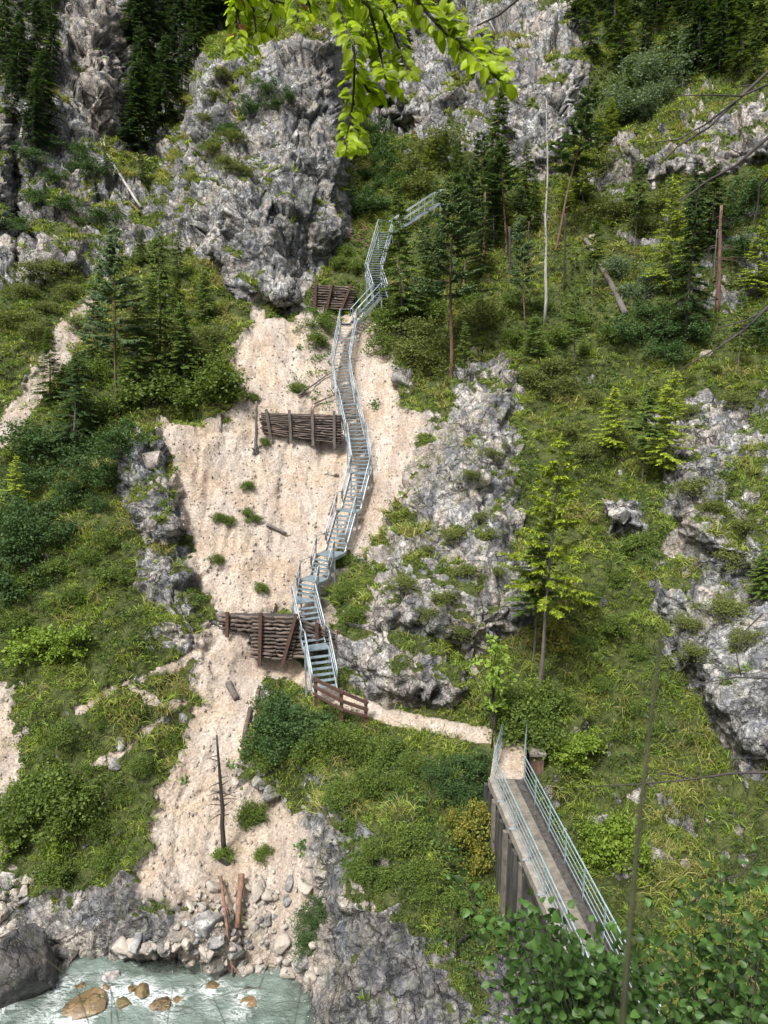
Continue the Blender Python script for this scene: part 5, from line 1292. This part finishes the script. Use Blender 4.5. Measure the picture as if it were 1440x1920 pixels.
def spray(paths, seed, spacing, size, t0, brown=0, layers=1):
    """paths: hanging twigs as pixel lists at depth t; leaves alternate along them"""
    rr = random.Random(seed)
    first = [at(x, y, t0) for x, y in paths[0]]
    near_l = min((limb[k].lerp(limb[k + 1], q / 6) for k in range(5) for q in range(7)), key=lambda p: (p - first[0]).length)
    mb = MB().tube([near_l, near_l.lerp(first[0], .5) + Vector((0, .03, .05)), first[0]], [.014, .010, .008], 5, False)
    br = None; todo = []
    for pi, path in enumerate(paths):
        W = [at(x, y, t0 + rr.uniform(-.12, .12) + .06 * pi) for x, y in path]
        if pi: W[0] = min(first, key=lambda p: (p - W[0]).length) if (min((p - W[0]).length for p in first) < .25) else W[0]
        mb.tube(W, [max(.0016, .0065 * (1 - k / len(W)) + .0015) for k in range(len(W))], 5, False)
        acc = 0; side = 1
        for a, b in zip(W[:-1], W[1:]):
            L = (b - a).length; s = 0
            while s < L:
                p = a.lerp(b, s / L); d0 = (b - a).normalized()
                for q in range(layers):
                    lat = d0.cross(Vector((0, 1, 0))).normalized() * side
                    d = d0 * rr.uniform(.35, .9) + lat * rr.uniform(.5, 1.1) + Vector((0, rr.uniform(-.7, .5), rr.uniform(-.35, .1)))
                    nn = Vector((rr.uniform(-.5, .5), rr.uniform(-1.0, -.1), rr.uniform(.3, 1.0)))
                    stem = p + d.normalized() * rr.uniform(.006, .02) + Vector((0, rr.uniform(-.04, .04), 0))
                    todo.append((stem, d, nn, size * rr.uniform(.65, 1.15), rr.random() < brown)); side = -side
                s += spacing * rr.uniform(.7, 1.3)
        todo.append((W[-1], W[-1] - W[-2], Vector((0, -.6, .8)), size, False))
    br = rel(mb, 'branch', MATS['bark_dark'], bt, bt.location)
    todo.sort(key=lambda q: -q[3]); todo = [q for q in todo if q[4]] + [q for q in todo if not q[4]]
    for (p, d, nn, sz, bw) in todo[:100]: add_leaf(BLD if bw else rr.choice(BL), br, p, d, nn, sz, Vector((0, 0, 0)))
    o = join_leaves('small_leaves', todo[100:], BL, M_BEECH, Vector((0, 0, 0)), br, rr)
    return len(todo)
n1 = spray([[(440, -40), (445, 20), (448, 60), (440, 100)], [(470, -40), (475, 15), (480, 60), (462, 90)], [(500, -40), (515, 5), (505, 40), (495, 62)], [(540, -40), (552, 0), (560, 25), (556, 45)], [(580, -40), (578, 0), (584, 25)], [(450, -20), (500, -5), (540, 10)]], 1, .021, .048, 3.0, .05, 3)
n2 = spray([[(622, -40), (640, 30), (662, 80), (665, 130), (662, 190), (655, 235), (648, 262), (655, 285)], [(660, -40), (690, 10), (705, 60), (715, 110), (722, 145), (748, 168)], [(700, -40), (715, 20), (735, 60), (750, 95), (765, 140)], [(664, 150), (690, 170), (712, 178)], [(665, 100), (690, 60), (700, 20), (690, -20)], [(662, 195), (685, 200), (700, 190)], [(735, -40), (740, 10), (752, 50)], [(655, 235), (670, 250), (672, 280)], [(648, -40), (665, 0), (690, 40), (700, 90)]], 2, .022, .050, 2.9, 0, 3)
n3 = spray([[(765, -30), (790, 12), (815, 40), (848, 75), (880, 98), (908, 125), (935, 150), (958, 160)], [(815, 40), (845, 38), (862, 42)], [(848, 75), (880, 72), (905, 80)], [(880, 98), (915, 95), (935, 105)], [(848, 75), (870, 100), (885, 120)], [(908, 125), (930, 118), (950, 128)]], 3, .025, .050, 2.7, 0, 3)
# hazel bush in the lower right, rooted on the near bank
hz = empty('hazel_bush', (1.7, 2.3, nearz(1.7, 2.3)), 'dark green hazel bush with big toothed leaves in front of the bridge', 'bush')
rr = random.Random(77); hl = []; hmb = MB()
root = Vector((1.7, 2.3, nearz(1.7, 2.3) - .3))
def hazel_reach(px, py, t): return at(px, py, t)
ends = [(870, 1650), (930, 1690), (960, 1720), (1000, 1740), (1040, 1760), (1020, 1790), (1060, 1820), (1090, 1760), (1120, 1800), (1150, 1740), (1180, 1820), (1210, 1770), (1240, 1700), (1260, 1800), (1290, 1740), (1320, 1660), (1340, 1800), (1370, 1720), (1400, 1660), (1420, 1780), (1440, 1700), (1300, 1850), (1200, 1870), (1100, 1860), (1400, 1870), (1050, 1880), (1350, 1620), (1440, 1620), (1160, 1900), (1260, 1900), (1480, 1800), (1380, 1920)]
hleaves = []
ends += [(1010, 1700), (1050, 1730), (1085, 1750), (1110, 1775), (1140, 1800), (980, 1700), (1030, 1760), (1070, 1790), (1120, 1830), (1160, 1790), (1000, 1720), (1190, 1760), (1060, 1850), (1020, 1830), (1090, 1800), (1130, 1760)]
ends += [(x + rr.uniform(-45, 45), y + rr.uniform(10, 70)) for x, y in ends if x > 960]
for k, (x, y) in enumerate(ends):
    t = rr.uniform(2.9, 3.9); e = at(x, y, t)
    mid = root.lerp(e, .55) + Vector((rr.uniform(-.1, .1), rr.uniform(-.15, .15), .22)); q3 = mid.lerp(e, .55) + Vector((rr.uniform(-.05, .05), rr.uniform(-.05, .05), .10))
    pts = [root + Vector((rr.uniform(-.2, .2), rr.uniform(-.2, .2), 0)), root.lerp(mid, .6), mid, q3, e]
    hmb.tube(pts, [.010, .008, .006, .004, .0015], 5, False)
    for a, b in ((mid, q3), (q3, e)):
        L = (b - a).length; n = int(L / .026) + 1
        for i in range(n):
            for q in range(2):
                p = a.lerp(b, (i + rr.random()) / n)
                d = (b - a).normalized() * .5 + Vector((rr.uniform(-1, 1), rr.uniform(-1, .6), rr.uniform(-.6, .25)))
                stem = p + d.normalized() * rr.uniform(.02, .10)
                hleaves.append((stem, d, Vector((rr.uniform(-1, 1), rr.uniform(-.9, .6), rr.uniform(.1, 1))), rr.uniform(.028, .054), rr.random() < .02))
br = hmb.build('stem', MATS['bark_dark'], hz, True); br.location = -hz.location
hleaves.sort(key=lambda q: -q[3] / q[0].y)
for (p, d, nn, sz, rd) in hleaves[:290]: add_leaf(HLD if rd else rr.choice(HL), hz, p, d, nn, sz, hz.location)
join_leaves('small_leaves', hleaves[290:], HL, M_HAZEL, hz.location, hz, rr)
# a dead tree right of the frame whose bare twigs reach in
dt = empty('bare_tree', (5.6, 3.4, nearz(5.6, 3.4)), 'bare dark branches of a dead tree reaching in over the right slope', 'dead tree')
rel(MB().tube([(5.6, 3.4, nearz(5.6, 3.4) - .4), (5.55, 3.4, -4), (5.45, 3.4, 0), (5.4, 3.4, 2.6), (5.4, 3.3, 4)], [.16, .14, .12, .08, .03], 8), 'trunk', MATS['bark_dark'], dt, dt.location)
rr = random.Random(5)
for path, r0 in (([(1700, 20), (1440, 135), (1385, 185), (1330, 238), (1270, 275), (1238, 308)], .012), ([(1700, 120), (1440, 258), (1380, 310), (1325, 340), (1272, 382)], .013), ([(1440, 158), (1390, 180), (1330, 178), (1262, 180)], .006), ([(1380, 190), (1320, 235), (1270, 262), (1215, 268)], .006),
                 ([(1700, 480), (1440, 575), (1400, 615), (1350, 650), (1290, 685)], .011), ([(1440, 580), (1400, 600), (1345, 616)], .006), ([(1700, 1230), (1440, 1272), (1380, 1270), (1320, 1280), (1280, 1275)], .007), ([(1700, 1420), (1440, 1448), (1370, 1450), (1290, 1462), (1200, 1470), (1095, 1475)], .009), ([(1290, 1460), (1250, 1448), (1210, 1465)], .004), ([(1440, 335), (1425, 350), (1420, 390), (1412, 420)], .007), ([(1430, 1150), (1400, 1180), (1380, 1225), (1390, 1270)], .004), ([(1420, 1600), (1390, 1640), (1330, 1660), (1300, 1700)], .005)):
    W = [at(x, y, 4.2 + rr.uniform(-.1, .1)) for x, y in path]
    if path[0][0] > 1600: W = [Vector((5.45, 3.4, W[0].z + .5)), W[0]] + W[1:]
    mb = MB().tube(W, [max(.0025, r0 * 1.25 * (1 - .8 * k / (len(W) - 1))) for k in range(len(W))], 5, False)
    for k in range(1, len(W)):
        if rr.random() < .8:
            p = W[k - 1].lerp(W[k], rr.random()); mb.tube([p, p + Vector((rr.uniform(-.16, .02), 0, rr.uniform(-.10, .06)))], [.004, .0015], 4, False)
    rel(mb, 'branch', MATS['bark_dark'], dt, dt.location)
# twig tip that hangs in at the top
tw = MB().tube([at(1010, -60, 3.4), at(975, -5, 3.4), at(935, 28, 3.4), at(895, 48, 3.4)], [.008, .007, .006, .004], 5); o = rel(tw, 'branch', MATS['bark_dark'], bt, bt.location)
# grass stalks right in front of the lens, growing from the near bank
def stalk(pix, t, r0, mat, label, group, droop_head=0):
    W = [at(x, y, t) for x, y in pix]
    base = Vector((W[0].x, W[0].y * .98, nearz(W[0].x, W[0].y) - .1))
    mb = MB().tube([base] + W, [r0 * 1.2] + [max(.0008, r0 * (1 - .75 * k / len(W))) for k in range(len(W))], 5, False)
    rr = random.Random(int(pix[0][0]))
    for k in range(droop_head):
        p = W[-2].lerp(W[-1], rr.random()); mb.tube([p, p + Vector((rr.uniform(-.06, .06), 0, rr.uniform(-.02, .05)))], [.0012, .0008], 3, False)
    o = mb.build('grass_stalk', mat, None, True); o.data.transform(Matrix.Translation(-base)); o.location = base
    return tag(o, label, 'stalk', group)
M_STALK = simple('dry_stalk', (0.022, 0.024, 0.011), (0.05, 0.05, 0.022), 20, .7, bstr=0)
stalk([(1165, 1950), (1180, 1750), (1200, 1520), (1222, 1340), (1240, 1190)], .62, .0030, M_STALK, 'blurred thick stem close to the lens beside the bridge', None)
for px0, pix in ((230, [(232, 1960), (215, 1880), (200, 1830)]), (212, [(209, 1960), (209, 1860)]), (310, [(308, 1960), (318, 1890), (325, 1845)]), (75, [(180, 1960), (140, 1840), (75, 1790), (30, 1690)]), (540, [(545, 1960), (560, 1880), (572, 1810)]), (450, [(440, 1960), (400, 1870), (470, 1850), (500, 1855)])):
    stalk(pix, 1.3, .0009, M_STALK, 'thin wiry grass stalk rising before the river', 'grass stalks before the river', 5 if px0 == 450 else 0)
print('beech leaves', n1, n2, n3, 'hazel', len(hleaves))


# ------------------------------------------------------------------ labels: the members of a small group are told apart by what they stand nearest to
MARKS = [('the bridge', Vector((4.9, 26, -16.9))), ('the stairs', NODES[0]), ('the brown fence', fb[1]), ('the middle log wall', at(560, 800, 46.5)), ('the top log wall', at(630, 556, 57)), ('the bleached trunk', G(1022, 612)),
         ('the fallen trunk', G(1135, 520)), ('the river boulder', at(45, 1842, 28.2)), ('the grey pillar', at(500, 400, 58)), ('the dead tree', G(421, 1600)), ('the bright spruce', G(1010, 1305)), ('the tall left pine', G(218, 790)), ('the back cliff', at(900, 200, 76)), ('the right rocks', G(1330, 1200))]
ORD = ['', 'second ', 'third ', 'fourth ', 'fifth ', 'sixth ', 'seventh ', 'eighth ', 'ninth ', 'tenth ', 'eleventh ', 'twelfth ']
byg = {}
for o in COL.objects:
    if o.parent is None and o.get('group') and o.get('category') in ('bush', 'tree'): byg.setdefault((o['group'], o['label']), []).append(o)
for (g, lab), mem in byg.items():
    if not 2 <= len(mem) <= 12: continue
    c = sum((o.location for o in mem), Vector()) / len(mem)
    opts = [mk for mk in MARKS if mk[0][4:] not in lab] or MARKS
    nm, p = min(opts, key=lambda mk: (mk[1] - c).length)
    mem.sort(key=lambda o: (o.location - p).length)
    for k, o in enumerate(mem):
        new = lab + ', ' + ORD[k] + 'nearest to ' + nm
        if len(new.split()) > 16: new = lab + ', ' + ORD[k] + 'from ' + nm
        if len(new.split()) <= 16 and (k or 'from' not in new.split(',')[-1]): o['label'] = new
